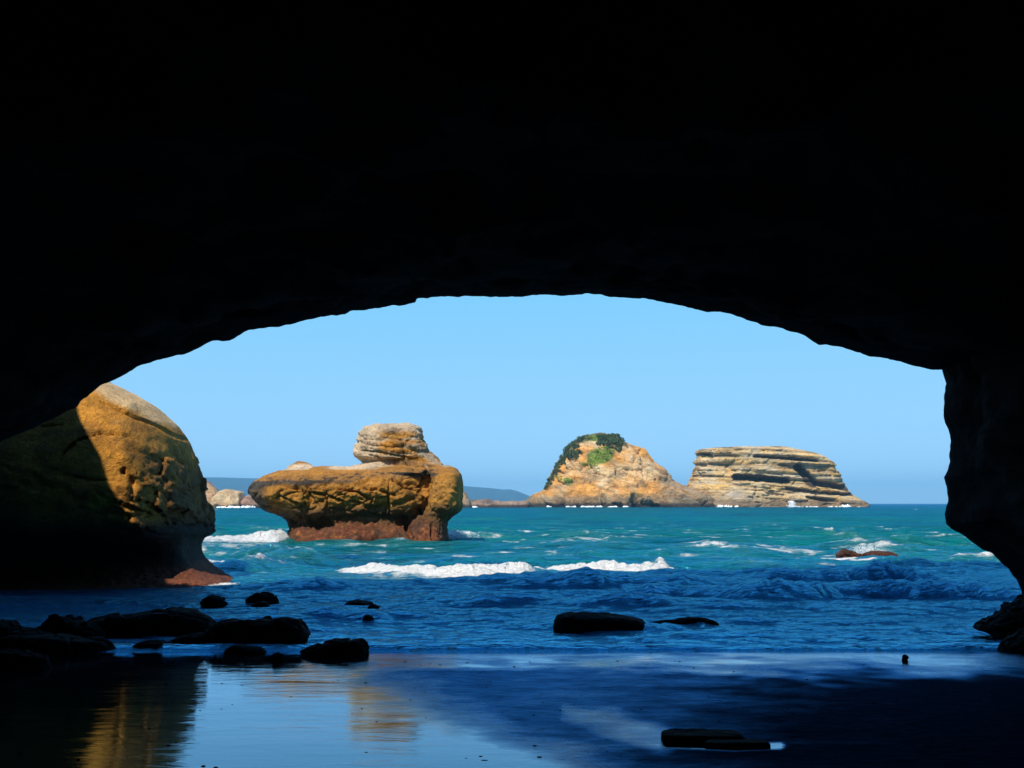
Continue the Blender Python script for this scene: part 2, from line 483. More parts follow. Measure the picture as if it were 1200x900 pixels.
b1 = nd(n, 'ShaderNodeBump', Distance=.035); l.new(inv.outputs[0], b1.inputs['Strength']); l.new(ns.outputs['Fac'], b1.inputs['Height'])
b1b = nd(n, 'ShaderNodeBump', Distance=.002); l.new(inv.outputs[0], b1b.inputs['Strength']); l.new(nf.outputs['Fac'], b1b.inputs['Height']); l.new(b1.outputs[0], b1b.inputs['Normal'])
b2 = nd(n, 'ShaderNodeBump', Distance=.006, Strength=.45); l.new(nw.outputs['Fac'], b2.inputs['Height']); l.new(b1b.outputs[0], b2.inputs['Normal'])
for q in (dfs, gls, fre): l.new(b2.outputs[0], q.inputs['Normal'])
sand.data.materials.append(m)
sand['kind'] = 'structure'; sand['label'] = 'wet sand beach mirroring the sky and rocks'

# ------------------------------------------------------------------ sea
ang = np.concatenate([np.linspace(-80, -33, 60)[:-1], np.linspace(-33, 33, 1000), np.linspace(33, 80, 60)[1:]])
ta = np.radians(ang)
rad = [SHORE - 2.2]
while rad[-1] < 20000:
    r = rad[-1]
    k = .0030 if r < 60 else (.0045 if r < 110 else (.012 if r < 400 else .04))
    rad.append(r * (1 + k))
rad = np.array(rad)
# rows of constant depth (Y), columns fanning out
Yw = np.repeat(rad[:, None], len(ta), 1)
Xw = Yw * np.clip(np.tan(ta), -3.5, 3.5)[None, :]
shape = Yw.shape
step_y = np.gradient(rad)[:, None] * np.ones(shape)
Zw = np.zeros(shape); FO = np.zeros(shape); GR = np.zeros(shape)
env = sstep(SHORE - .3, SHORE + 1.4, Yw)                       # waves die out at the beach
wx = Xw + .8 * noise3(Xw * .15, Yw * .15, 0, 51); wy = Yw + .8 * noise3(Xw * .12, Yw * .2, 3, 52)
for i in range(46):
    lam = .35 * (1.105 ** i) if i < 34 else RNG.uniform(6, 16)
    th = RNG.normal(0, .5 if lam < .9 else .2)
    kx, ky = math.sin(th), math.cos(th)
    a = .0125 * lam ** .80
    if lam > 4: a *= .38
    elif lam > .9: a *= .55
    fade = sstep(lam / 2.2, lam / 5, step_y)
    if lam > 1.6: a = a * (1 + 1.9 * sstep(37, 50, Yw))
    ph = (wx * kx + wy * ky) * 2 * math.pi / lam + RNG.uniform(0, 6.28)
    gmod = .55 + .9 * np.abs(noise3(Xw / (lam * 2.5), Yw / (lam * 2.5), i * .7, 60 + i))
    Zw += fade * a * gmod * (np.sin(ph) + .25 * np.sin(2 * ph + .6))
Zw += .045 * fbm(Xw * .7, Yw * 1.1, 1, 4, 77) * sstep(.5, .1, step_y)
Zw *= .12 + .88 * env

wpx, wpy = proj(Xw, Yw, np.zeros(shape))

def wave(pts, amp, back=1.6, front=.7, foam=0.0, fback=.5, ffront=.6, seed=1, green=0.0):
    """pts: where the wave foot stands on the flat sea (px, row, strength); amp in metres"""
    W = [(P(x, y, DW(y))[0], DW(y), s) for x, y, s in pts]
    xs = np.array([w[0] for w in W]); ys = np.array([w[1] for w in W]); sg = np.array([w[2] for w in W])
    r0 = np.searchsorted(rad, ys.min() - 4.5 * front - 3 * ffront - 1); r1 = np.searchsorted(rad, ys.max() + 3.2 * back + 2 * fback + 1)
    xm0, xm1 = xs.min() - 2, xs.max() + 2
    tn = Xw[r0] / Yw[r0]
    c0 = np.searchsorted(tn, min(xm0 / rad[r0], xm0 / rad[r1])); c1 = np.searchsorted(tn, max(xm1 / rad[r0], xm1 / rad[r1]))
    sl = (slice(r0, r1), slice(c0, c1))
    X_, Y_ = Xw[sl], Yw[sl]
    cy = np.interp(X_, xs, ys) + .45 * noise3(X_ * .35, seed + .5, 0, seed) + .15 * noise3(X_ * 1.7, seed + .5, 0, seed + 3)
    st = np.interp(X_, xs, sg, left=0, right=0)
    d = Y_ - cy
    prof = np.where(d > 0, np.exp(-(d / back) ** 2), np.exp(-(d / front) ** 2))
    var = 1 + .45 * noise3(X_ * .8, seed + .5, 0, seed + 5) + .25 * noise3(X_ * 3.1, Y_, 0, seed + 6)
    Zw[sl] += amp * st * prof * var
    GR[sl] = np.maximum(GR[sl], green * st * prof)
    if foam:
        nz = fbm(X_ * 1.6, Y_ * 1.2, 0, 5, seed + 9, .6)
        ff = np.where(d > 0, sstep(fback * 1.8, 0, d), sstep(ffront * 1.7, ffront * .1, -d + .9 * nz * ffront))
        ff = ff * np.clip(foam * st * 1.2, 0, 1.25) * (.92 + 1.1 * nz)
        lump = fbm(X_ * 3.3, Y_ * 3.3, 0, 5, seed + 12, .7, ridge=True) * .10 + .05 * noise3(X_ * 1.1, Y_ * 1.5, 0, seed + 14)
        Zw[sl] += np.clip(ff, 0, 1) * lump * 1.3
        lace = .50 * foam * st * np.exp(-((d + .8 * ffront) / (2.6 * ffront + .8)) ** 2) * (1 + .8 * nz)
        FO[sl] = np.maximum(FO[sl], np.maximum(ff, lace))

# the long breaker, in two lengths
wave([(375, 668, 0), (400, 667, .6), (430, 668, 1), (470, 670, .95), (520, 672, .85), (555, 674, 1.05), (590, 673, .95), (620, 671, .65), (645, 670, .3), (660, 670, 0)], .34, 1.9, .8, 1.05, 1.0, 1.5, 3, .9)
wave([(610, 668, 0), (640, 667, .5), (660, 668, .85), (700, 668, .9), (745, 668, .9), (775, 666, 1), (788, 666, .6), (800, 666, .0)], .44, 1.7, .7, 1.15, .9, 1.0, 33, .9)
wave([(640, 672, 0), (700, 675, .7), (780, 676, .9), (840, 674, 1), (900, 672, .6), (960, 672, 0)], .26, 1.7, .7, 0, .7, .6, 34, .7)
wave([(740, 684, 0), (760, 685, .7), (790, 685, .8), (830, 686, .4), (850, 686, 0)], .14, .8, .5, .55, .5, .5, 35, 0)
# foam sheets left of the stack
wave([(200, 637, .6), (240, 637, .9), (280, 637, 1), (330, 637, 1), (360, 634, .6), (420, 634, .25), (450, 634, 0)], .30, 4.2, 1.8, .95, 5.5, 3.4, 5, .3)
wave([(205, 658, .8), (230, 658, 1), (262, 660, .8), (285, 661, 0)], .30, 1.6, .8, .95, 1.0, 1.0, 6, .8)
# surges right of the stack and in the middle distance
wave([(515, 632, .9), (540, 630, .9), (570, 630, .6), (600, 629, .5), (640, 632, 0)], .32, 3.5, 1.6, .62, 3.2, 2.4, 7, .6)
wave([(430, 648, 0), (500, 650, .5), (580, 648, .8), (650, 647, .4), (720, 645, .5), (790, 648, 0)], .2, 2.5, 1.1, .42, 1.2, 1.2, 8, .8)
wave([(690, 633, 0), (715, 634, 1), (760, 633, .2), (800, 632, 0)], .35, 2.5, 1.2, .6, .8, .5, 9, .9)
wave([(780, 640, 0), (850, 642, .6), (930, 640, .6), (990, 640, .3), (1020, 641, 0)], .28, 2.8, 1.3, .5, 1.8, 1.2, 10, .8)
wave([(1030, 637, 0), (1050, 638, 1), (1075, 637, .4), (1100, 636, .2), (1130, 638, .9), (1170, 640, .5), (1230, 640, 0)], .48, 2.4, 1.2, .5, .6, .35, 12, 1)
wave([(800, 610, 0), (900, 611, .6), (1000, 610, .4), (1100, 611, .6), (1200, 610, 0)], .5, 6, 3, .3, 2, 1.5, 13, .4)
wave([(240, 673, 0), (290, 674, .7), (350, 676, .7), (390, 676, .3), (440, 676, 0)], .2, 1.4, .6, .36, .9, .7, 14, 1)
wave([(330, 690, 0), (520, 688, .4), (620, 690, .9), (700, 690, 1), (740, 688, .8), (800, 690, .8), (870, 690, .5), (940, 690, 0)], .38, 2.0, .6, 0, 1, 1, 15)
wave([(800, 683, 0), (870, 680, .4), (980, 681, .9), (1045, 681, 1.1), (1100, 683, .5), (1130, 683, 0)], .72, 1.5, .55, 0, 1, 1, 16)
wave([(730, 698, .1), (860, 701, .6), (900, 701, 1), (955, 701, .8), (985, 697, .5), (1060, 699, 1), (1120, 700, .8), (1210, 704, .3)], .62, 1.3, .45, 0, 1, 1, 17)
wave([(750, 737, .9), (790, 738, 1), (830, 738, .9), (870, 740, 0)], .25, .9, .28, .0, .3, .3, 18)
wave([(1030, 757, 0), (1080, 758, .9), (1150, 759, .9), (1220, 759, .5)], .06, .4, .2, 0, 1, 1, 19)
wave([(200, 716, 0), (330, 718, .6), (480, 722, .5), (560, 724, .8), (640, 724, 0)], .12, .8, .35, 0, 1, 1, 22)
wave([(-40, 705, .5), (120, 704, .8), (200, 705, .5), (330, 704, 0)], .10, .8, .5, 0, 1, 1, 23)
wave([(650, 718, 0), (800, 716, .8), (950, 722, .6), (1120, 728, .8), (1200, 729, .5)], .12, .9, .35, 0, 1, 1, 24)
wave([(400, 740, 0), (600, 742, .7), (900, 742, .9), (1100, 745, .6), (1200, 745, .3)], .06, .5, .25, 0, 1, 1, 25)
wave([(250, 706, 0), (450, 706, .8), (650, 706, .9), (850, 712, .8), (1000, 712, 0)], .12, 1.0, .4, 0, 1, 1, 28)
# short wind-driven crests crowding the sunlit water, and darker ones in the shade
wr = random.Random(77)
for q_ in range(64):
    yy_ = 606 + 62 * wr.random() ** .8; xx_ = wr.uniform(225, 1190); ww_ = wr.uniform(18, 60) * (.5 + (yy_ - 600) / 50)
    if abs(xx_ - 590) < 240 and 650 < yy_ < 680: continue
    big_ = wr.random()
    wave([(xx_ - ww_, yy_ + wr.uniform(-1.5, 1.5), 0), (xx_ - ww_ * .3, yy_, .8), (xx_ + ww_ * .2, yy_, 1), (xx_ + ww_, yy_ + wr.uniform(-1.5, 1.5), 0)],
         wr.uniform(.16, .40), wr.uniform(1.2, 2.4), wr.uniform(.5, 1.0), wr.uniform(.25, .62) if big_ < .6 else .12, .6, .6, 200 + q_, wr.uniform(.2, 1))
for q_ in range(26):
    yy_ = wr.uniform(676, 752); xx_ = wr.uniform(280, 1180); ww_ = wr.uniform(40, 130)
    wave([(xx_ - ww_, yy_ + wr.uniform(-2, 2), 0), (xx_ - ww_ * .3, yy_, .8), (xx_ + ww_ * .3, yy_, 1), (xx_ + ww_, yy_ + wr.uniform(-2, 2), 0)],
         wr.uniform(.05, .15) * (1.3 if yy_ < 710 else .7), wr.uniform(.5, 1.0), wr.uniform(.15, .35), 0, 1, 1, 300 + q_)
Zw -= .13 * sstep(36, 44, Yw) * sstep(400, 150, Yw)
# lip of the swash on the sand
lip = .075 * np.exp(-((Yw - (SHORE + .25 + .15 * noise3(Xw * .5, 0, 0, 26))) / .12) ** 2)
Zw = Zw + lip
# patches of drifting foam around the reef and between the breakers, flecks farther out
fn = fbm(Xw * .55, Yw * .9, 0, 5, 101)
zone_reef = np.exp(-(((wpx - 1020) / 110) ** 2 + ((wpy - 655) / 12) ** 2)) * 1.15 + np.exp(-(((wpx - 950) / 60) ** 2 + ((wpy - 650) / 6) ** 2)) * .6
zone_mid = sstep(606, 622, wpy) * sstep(668, 655, wpy)
zone_left = np.exp(-(((wpx - 300) / 90) ** 2 + ((wpy - 670) / 9) ** 2)) * .8
streak = fbm(Xw * .28, Yw * 1.3, 0, 5, 111, .6)
FO = np.maximum(FO, zone_reef * sstep(-.1, .45, fn) * .9)
FO = np.maximum(FO, zone_left * sstep(0, .4, fn) * .8)
FO = np.maximum(FO, zone_mid * sstep(-.05, .35, streak) * .60)
FO = np.maximum(FO, .5 * sstep(SHORE + .5, SHORE + .1, Yw) * sstep(0, .4, fbm(Xw * 2, Yw * 2, 0, 3, 120)))
caps = fbm(Xw * .05, Yw * .11, 0, 4, 131, .6)
FO = np.maximum(FO, sstep(70, 140, Yw) * sstep(.42, .6, caps) * sstep(900, 500, Yw) * .9)
FO = np.clip(FO, 0, 1.2)
GR = np.clip(np.maximum(GR, sstep(.05, .42, Zw) * sstep(36, 42, Yw) * .5), 0, 1)  # green of sun through thin crests, put into the colour
FO = np.clip(np.maximum(FO, .62 * sstep(.30, .55, Zw) * sstep(40, 46, Yw) * sstep(120, 70, Yw) * (.7 + .8 * fn)), 0, 1.2)
sea = mesh_obj('sea_water', np.stack([Xw, Yw, Zw], -1).reshape(-1, 3), grid_faces(*shape))
set_float(sea.data, 'foam', FO.ravel()); set_float(sea.data, 'green', GR.ravel())
# ramp by distance: cliff-shadow blue put in inshore, then shallow teal to deep blue
set_float(sea.data, 'depth', np.interp(Yw, [SHORE, 30, 40, 60, 200, 500, 1500, 20000], [0, .12, .35, .5, .62, .7, .9, 1]).ravel())
m, n, l, b = new_mat('sea_water')
geo = nd(n, 'ShaderNodeNewGeometry')
fo = nd(n, 'ShaderNodeAttribute', attribute_name='foam'); gr = nd(n, 'ShaderNodeAttribute', attribute_name='green'); de = nd(n, 'ShaderNodeAttribute', attribute_name='depth')  # 'depth' is the distance ramp, its inshore end the painted cliff shadow
ramp = nd(n, 'ShaderNodeValToRGB')
e = ramp.color_ramp.elements
e[0].position = 0; e[0].color = (.000, .026, .115, 1)  # inshore blue of the cliff shadow, put into the water colour
e[1].position = 1; e[1].color = (.002, .035, .11, 1)
for p_, c_ in ((.18, (.000, .042, .11, 1)), (.30, (.002, .11, .13, 1)), (.42, (.004, .20, .17, 1)), (.55, (.001, .145, .165, 1)), (.72, (.001, .105, .16, 1)), (.86, (.001, .055, .12, 1))):
    q = e.new(p_); q.color = c_
mp1 = nd(n, 'ShaderNodeMapping'); mp1.inputs['Scale'].default_value = (.35, 1, 1); l.new(geo.outputs['Position'], mp1.inputs['Vector'])
pn = nd(n, 'ShaderNodeTexNoise', Scale=.11, Detail=6.0, Roughness=.6); l.new(mp1.outputs[0], pn.inputs['Vector'])
pn2 = nd(n, 'ShaderNodeTexNoise', Scale=.012, Detail=5.0, Roughness=.6); l.new(mp1.outputs[0], pn2.inputs['Vector'])
sb = nd(n, 'ShaderNodeMath', operation='SUBTRACT'); l.new(pn.outputs['Fac'], sb.inputs[0]); sb.inputs[1].default_value = .5
sb2 = nd(n, 'ShaderNodeMath', operation='SUBTRACT'); l.new(pn2.outputs['Fac'], sb2.inputs[0]); sb2.inputs[1].default_value = .5
ma = nd(n, 'ShaderNodeMath', operation='MULTIPLY_ADD'); l.new(sb.outputs[0], ma.inputs[0]); ma.inputs[1].default_value = .85; l.new(de.outputs['Fac'], ma.inputs[2])
mb = nd(n, 'ShaderNodeMath', operation='MULTIPLY_ADD'); l.new(sb2.outputs[0], mb.inputs[0]); mb.inputs[1].default_value = .55; l.new(ma.outputs[0], mb.inputs[2])
mp3 = nd(n, 'ShaderNodeMapping'); mp3.inputs['Scale'].default_value = (.22, 1, 1); l.new(geo.outputs['Position'], mp3.inputs['Vector'])
pn3 = nd(n, 'ShaderNodeTexNoise', Scale=.75, Detail=6.0, Roughness=.65); l.new(mp3.outputs[0], pn3.inputs['Vector'])
sb3 = nd(n, 'ShaderNodeMath', operation='SUBTRACT'); l.new(pn3.outputs['Fac'], sb3.inputs[0]); sb3.inputs[1].default_value = .5
mc = nd(n, 'ShaderNodeMath', operation='MULTIPLY_ADD'); l.new(sb3.outputs[0], mc.inputs[0]); mc.inputs[1].default_value = .75; l.new(mb.outputs[0], mc.inputs[2])
l.new(mc.outputs[0], ramp.inputs[0])
mg = nd(n, 'ShaderNodeMix', data_type='RGBA'); l.new(gr.outputs['Fac'], mg.inputs[0]); l.new(ramp.outputs[0], mg.inputs[6]); mg.inputs[7].default_value = (.012, .14, .07, 1)
# lace of foam: thresholded cellular noise, opened up by the foam amount
fz = nd(n, 'ShaderNodeTexNoise', Scale=2.6, Detail=7.0, Roughness=.68); l.new(mp1.outputs[0], fz.inputs['Vector'])
s1 = nd(n, 'ShaderNodeMath', operation='ADD'); l.new(fo.outputs['Fac'], s1.inputs[0]); l.new(fz.outputs['Fac'], s1.inputs[1])
fr_ = nd(n, 'ShaderNodeMapRange', clamp=True); fr_.inputs['From Min'].default_value = .93; fr_.inputs['From Max'].default_value = 1.18; l.new(s1.outputs[0], fr_.inputs['Value'])
ae = nd(n, 'ShaderNodeMapRange', clamp=True); ae.inputs['From Min'].default_value = .58; ae.inputs['From Max'].default_value = 1.0; ae.inputs['To Max'].default_value = .6; l.new(s1.outputs[0], ae.inputs['Value'])
mae = nd(n, 'ShaderNodeMix', data_type='RGBA'); l.new(ae.outputs[0], mae.inputs[0]); l.new(mg.outputs[2], mae.inputs[6]); mae.inputs[7].default_value = (.07, .30, .31, 1)
mf = nd(n, 'ShaderNodeMix', data_type='RGBA'); l.new(fr_.outputs[0], mf.inputs[0]); l.new(mae.outputs[2], mf.inputs[6]); mf.inputs[7].default_value = (.82, .84, .85, 1)
dfs = nd(n, 'ShaderNodeBsdfDiffuse'); l.new(mf.outputs[2], dfs.inputs['Color'])
gls = nd(n, 'ShaderNodeBsdfGlossy'); gls.inputs['Roughness'].default_value = .10; gls.inputs['Color'].default_value = (.20, .72, 1, 1)
fre = nd(n, 'ShaderNodeFresnel', IOR=1.33)
sd = nd(n, 'ShaderNodeVectorMath', operation='LENGTH'); l.new(geo.outputs['Position'], sd.inputs[0])
sp = nd(n, 'ShaderNodeMapRange', clamp=True); l.new(sd.outputs['Value'], sp.inputs['Value'])
sp.inputs['From Min'].default_value = 32; sp.inputs['From Max'].default_value = 75; sp.inputs['To Min'].default_value = 5.6; sp.inputs['To Max'].default_value = .9
k1 = nd(n, 'ShaderNodeMath', operation='MULTIPLY', use_clamp=True); l.new(fre.outputs[0], k1.inputs[0]); l.new(sp.outputs[0], k1.inputs[1])
iv = nd(n, 'ShaderNodeMath', operation='SUBTRACT'); iv.inputs[0].default_value = 1; l.new(fr_.outputs[0], iv.inputs[1])
k2 = nd(n, 'ShaderNodeMath', operation='MULTIPLY'); l.new(k1.outputs[0], k2.inputs[0]); l.new(iv.outputs[0], k2.inputs[1])
mxs = nd(n, 'ShaderNodeMixShader'); l.new(k2.outputs[0], mxs.inputs[0]); l.new(dfs.outputs[0], mxs.inputs[1]); l.new(gls.outputs[0], mxs.inputs[2])
out = [q for q in n if q.type == 'OUTPUT_MATERIAL'][0]; l.new(mxs.outputs[0], out.inputs['Surface']); n.remove(b)
# ripples by distance
cd = nd(n, 'ShaderNodeVectorMath', operation='LENGTH'); l.new(geo.outputs['Position'], cd.inputs[0])
mp2 = nd(n, 'ShaderNodeMapping'); mp2.inputs['Scale'].default_value = (.55, 1.3, 1); l.new(geo.outputs['Position'], mp2.inputs['Vector'])
r_a = nd(n, 'ShaderNodeTexNoise', Scale=5.0, Detail=5.0, Roughness=.6); l.new(mp2.outputs[0], r_a.inputs['Vector'])
r_b = nd(n, 'ShaderNodeTexNoise', Scale=.35, Detail=7.0, Roughness=.6); l.new(mp2.outputs[0], r_b.inputs['Vector'])
da = nd(n, 'ShaderNodeMapRange', clamp=True); l.new(cd.outputs['Value'], da.inputs['Value'])
da.inputs['From Min'].default_value = 18.5; da.inputs['From Max'].default_value = 26; da.inputs['To Min'].default_value = .5; da.inputs['To Max'].default_value = 1.0
db = nd(n, 'ShaderNodeMapRange', clamp=True); l.new(cd.outputs['Value'], db.inputs['Value'])
db.inputs['From Min'].default_value = 30; db.inputs['From Max'].default_value = 120; db.inputs['To Min'].default_value = .1; db.inputs['To Max'].default_value = 1
p1 = nd(n, 'ShaderNodeBump', Distance=.42); l.new(da.outputs[0], p1.inputs['Strength']); l.new(r_a.outputs['Fac'], p1.inputs['Height'])
p2 = nd(n, 'ShaderNodeBump', Distance=1.3); l.new(db.outputs[0], p2.inputs['Strength']); l.new(r_b.outputs['Fac'], p2.inputs['Height']); l.new(p1.outputs[0], p2.inputs['Normal'])
r_c = nd(n, 'ShaderNodeTexNoise', Scale=1.1, Detail=6.0, Roughness=.62); l.new(mp2.outputs[0], r_c.inputs['Vector'])
dc = nd(n, 'ShaderNodeMapRange', clamp=True); l.new(cd.outputs['Value'], dc.inputs['Value'])
dc.inputs['From Min'].default_value = 34; dc.inputs['From Max'].default_value = 46; dc.inputs['To Min'].default_value = .15; dc.inputs['To Max'].default_value = 1
p2b = nd(n, 'ShaderNodeBump', Distance=.8); l.new(dc.outputs[0], p2b.inputs['Strength']); l.new(r_c.outputs['Fac'], p2b.inputs['Height']); l.new(p2.outputs[0], p2b.inputs['Normal'])
p2 = p2b
p3 = nd(n, 'ShaderNodeBump', Distance=.22, Strength=.8); fh = nd(n, 'ShaderNodeMath', operation='MULTIPLY'); l.new(fr_.outputs[0], fh.inputs[0]); l.new(fz.outputs['Fac'], fh.inputs[1])
l.new(fh.outputs[0], p3.inputs['Height']); l.new(p2.outputs[0], p3.inputs['Normal'])
for q in (dfs, gls, fre): l.new(p3.outputs[0], q.inputs['Normal'])
sea.data.materials.append(m)
sea['kind'] = 'structure'; sea['label'] = 'choppy turquoise sea with white breakers, dark blue in the cliff shadow'

# ------------------------------------------------------------------ mushroom-shaped sea stack
Ds = 73.0
OCH = np.array([.43, .19, .032]); OR = np.array([.50, .23, .045]); PALE = np.array([.62, .46, .30]); GREY = np.array([.060, .055, .050])
RED = np.array([.16, .052, .026]); DK = np.array([.05, .035, .025])
body = [(548, 350, 520, 2.2, 2.0), (551, 338, 514, 3.0, 3.0), (555, 322, 513, 3.6, 3.6), (560, 311, 512, 4.2, 4.2), (566, 303, 511, 4.7, 4.6), (572, 298, 511, 5.0, 4.8), (577, 296, 511, 5.1, 5.0),
        (583, 299, 511, 5.0, 5.0), (590, 307, 511, 4.8, 4.9), (599, 318, 511, 4.3, 4.8), (606, 333, 511, 3.8, 4.5), (612, 340, 512, 3.7, 4.2), (618, 341, 512, 4.2, 4.2), (624, 341, 513, 4.9, 4.4),
        (632, 340, 516, 5.7, 4.6), (645, 336, 520, 6.2, 5.0), (680, 330, 524, 6.4, 5.2)]
block = [(546, 508, 526, .8, 1.4), (550, 503, 535, 2.2, 2.0), (556, 505, 540, 3.2, 3), (566, 507, 542, 3.7, 3.2), (580, 506, 542, 3.9, 3.4), (593, 503, 542, 3.7, 3.4), (600, 496, 539, 3.4, 3.2),
         (605, 488, 530, 3.2, 3), (611, 484, 524, 3.6, 3), (620, 482, 523, 4.4, 3.2), (632, 480, 525, 5.2, 3.5), (680, 480, 530, 5.6, 4)]
ledge = [(543, 430, 520, 1.8, 2.0), (547, 412, 518, 2.4, 2.4), (551, 394, 520, 3.2, 3), (556, 380, 520, 3.8, 3.4)]
head = [(497.5, 455, 480, .5, .5), (500, 441, 488, 1.2, 1.2), (504, 428, 491, 1.9, 1.7), (510, 422, 494, 2.3, 2.1), (517, 421, 497, 2.3, 2.3), (524, 418, 499, 2.5, 2.4), (531, 417, 502, 2.4, 2.5),
        (536, 419, 511, 2.2, 2.6), (541, 425, 516, 2.0, 2.5), (547, 432, 516, 2.2, 2.5), (556, 432, 516, 2.6, 2.6)]
cap = [(541, 350, 355, .3, .3), (543.5, 344, 361, .8, .8), (547, 339, 368, 1.2, 1.2), (553, 336, 371, 1.4, 1.4), (560, 336, 371, 1.5, 1.5)]
lofts = [loft(body, Ds, 90, 80, 2.7), loft(block, Ds - .9, 70, 50, 3.2), loft(ledge, Ds, 20, 60), loft(head, Ds + .3, 60, 60, 2.5), loft(cap, Ds, 20, 30)]
feats = [([(402, 572), (415, 573), (430, 577), (441, 584)], 2.2, .55), ([(382, 578), (398, 583), (416, 588), (432, 590)], 2.0, .45),
         ([(440, 573), (455, 576), (470, 581)], 2.4, .5), ([(464, 566), (465, 580), (464, 602)], 1.5, .5), ([(432, 592), (448, 596), (470, 590), (490, 584)], 1.7, .35),
         ([(470, 566), (482, 572), (496, 577)], 3.0, .6), ([(345, 582), (360, 588), (372, 592)], 1.6, .35), ([(335, 590), (352, 594)], 1.4, .3),
         ([(376, 572), (378, 590)], 3.4, .6), ([(384, 612), (393, 610)], 6, .8), ([(374, 610), (378, 613)], 4, .5), ([(480, 612), (486, 622), (491, 636)], 2.4, .9),
         ([(437, 629), (455, 628), (476, 632)], 4.4, 1.5), ([(345, 618), (352, 612)], 4, .9), ([(512, 612), (514, 628)], 2.2, .5), ([(398, 606), (440, 602), (484, 607)], 2.6, .5), ([(410, 598), (450, 600)], 1.3, .3),
         ([(455, 546), (475, 544), (500, 546)], 2.8, .7), ([(424, 529), (450, 531), (478, 536)], 1.3, .3), ([(425, 519), (440, 524), (470, 526)], 1.2, .25),
         ([(450, 506), (468, 505)], 3.2, .3), ([(395, 560), (396, 600)], 1.2, .25), ([(330, 568), (360, 573), (395, 566)], 1.3, .2), ([(430, 602), (436, 596)], 2, .3),
         ([(503, 556), (500, 575), (497, 600)], 3.2, .5)]
def disp_stack(c, nn):
    px, py = proj(c[:, 0], np.full(len(c), Ds), c[:, 2])
    big = fbm(c[:, 0] * .45, c[:, 1] * .45, c[:, 2] * .6, 4, 201) * .42
    tilt = c[:, 2] + .18 * c[:, 0]
    strat = fbm(c[:, 0] * .25, c[:, 1] * .25, tilt * 2.4, 3, 203, ridge=True) * .10
    hd = sstep(541, 534, py) * (px > 400)
    strat = strat * (1 + 2.2 * hd)
    e_, v_ = cells(c[:, 0] * .42 + .3 * big, c[:, 1] * .42, (c[:, 2] - .28 * c[:, 0]) * .95, 210)
    e2, v2 = cells(c[:, 0] * 1.5, c[:, 1] * 1.5, (c[:, 2] - .28 * c[:, 0]) * 3.2 + big, 211)
    mid_ = sstep(557, 566, py) * sstep(604, 596, py) * sstep(512, 504, px)
    blocks = ((v_ - .5) * .62 - .30 * sstep(.055, .0, e_)) * mid_ + ((v2 - .5) * .20 - .10 * sstep(.06, 0, e2)) * (.35 + .65 * mid_) + .16 * fbm(c[:, 0] * .3, c[:, 1] * .3, (c[:, 2] + .3 * c[:, 0]) * 2.2, 3, 214, ridge=True) * mid_
    e3, v3 = cells(c[:, 0] * .9, c[:, 1] * .9, (c[:, 2] + .2 * c[:, 0]) * 2.6, 213)
    blocks = blocks + ((v3 - .5) * .34 - .10 * sstep(.12, 0, e3)) * hd
    barn = fbm(c[:, 0] * 5, c[:, 1] * 5, c[:, 2] * 5, 3, 212, .7) * .16 * sstep(600, 612, py)
    fine = fbm(c[:, 0] * 2.4, c[:, 1] * 2.4, c[:, 2] * 2.8, 3, 205) * .12
    pits = np.maximum(0, fbm(c[:, 0] * 1.3, c[:, 1] * 1.3, c[:, 2] * 1.9, 3, 207, ridge=True) - .25) * -.28 * sstep(560, 572, py)
    d = big * .7 * (1 - .5 * hd) + strat + fine + pits + blocks + barn - carve(px, py, nn, feats)
    edge = (.5 + .5 * sstep(.15, .6, np.abs(nn[:, 1]))) * (1 - hd * .0) + .3 * hd * sstep(.6, .15, np.abs(nn[:, 1]))      # keep the outline close
    return c + nn * np.where(d > 0, d * .7, d)[:, None] * edge[:, None]
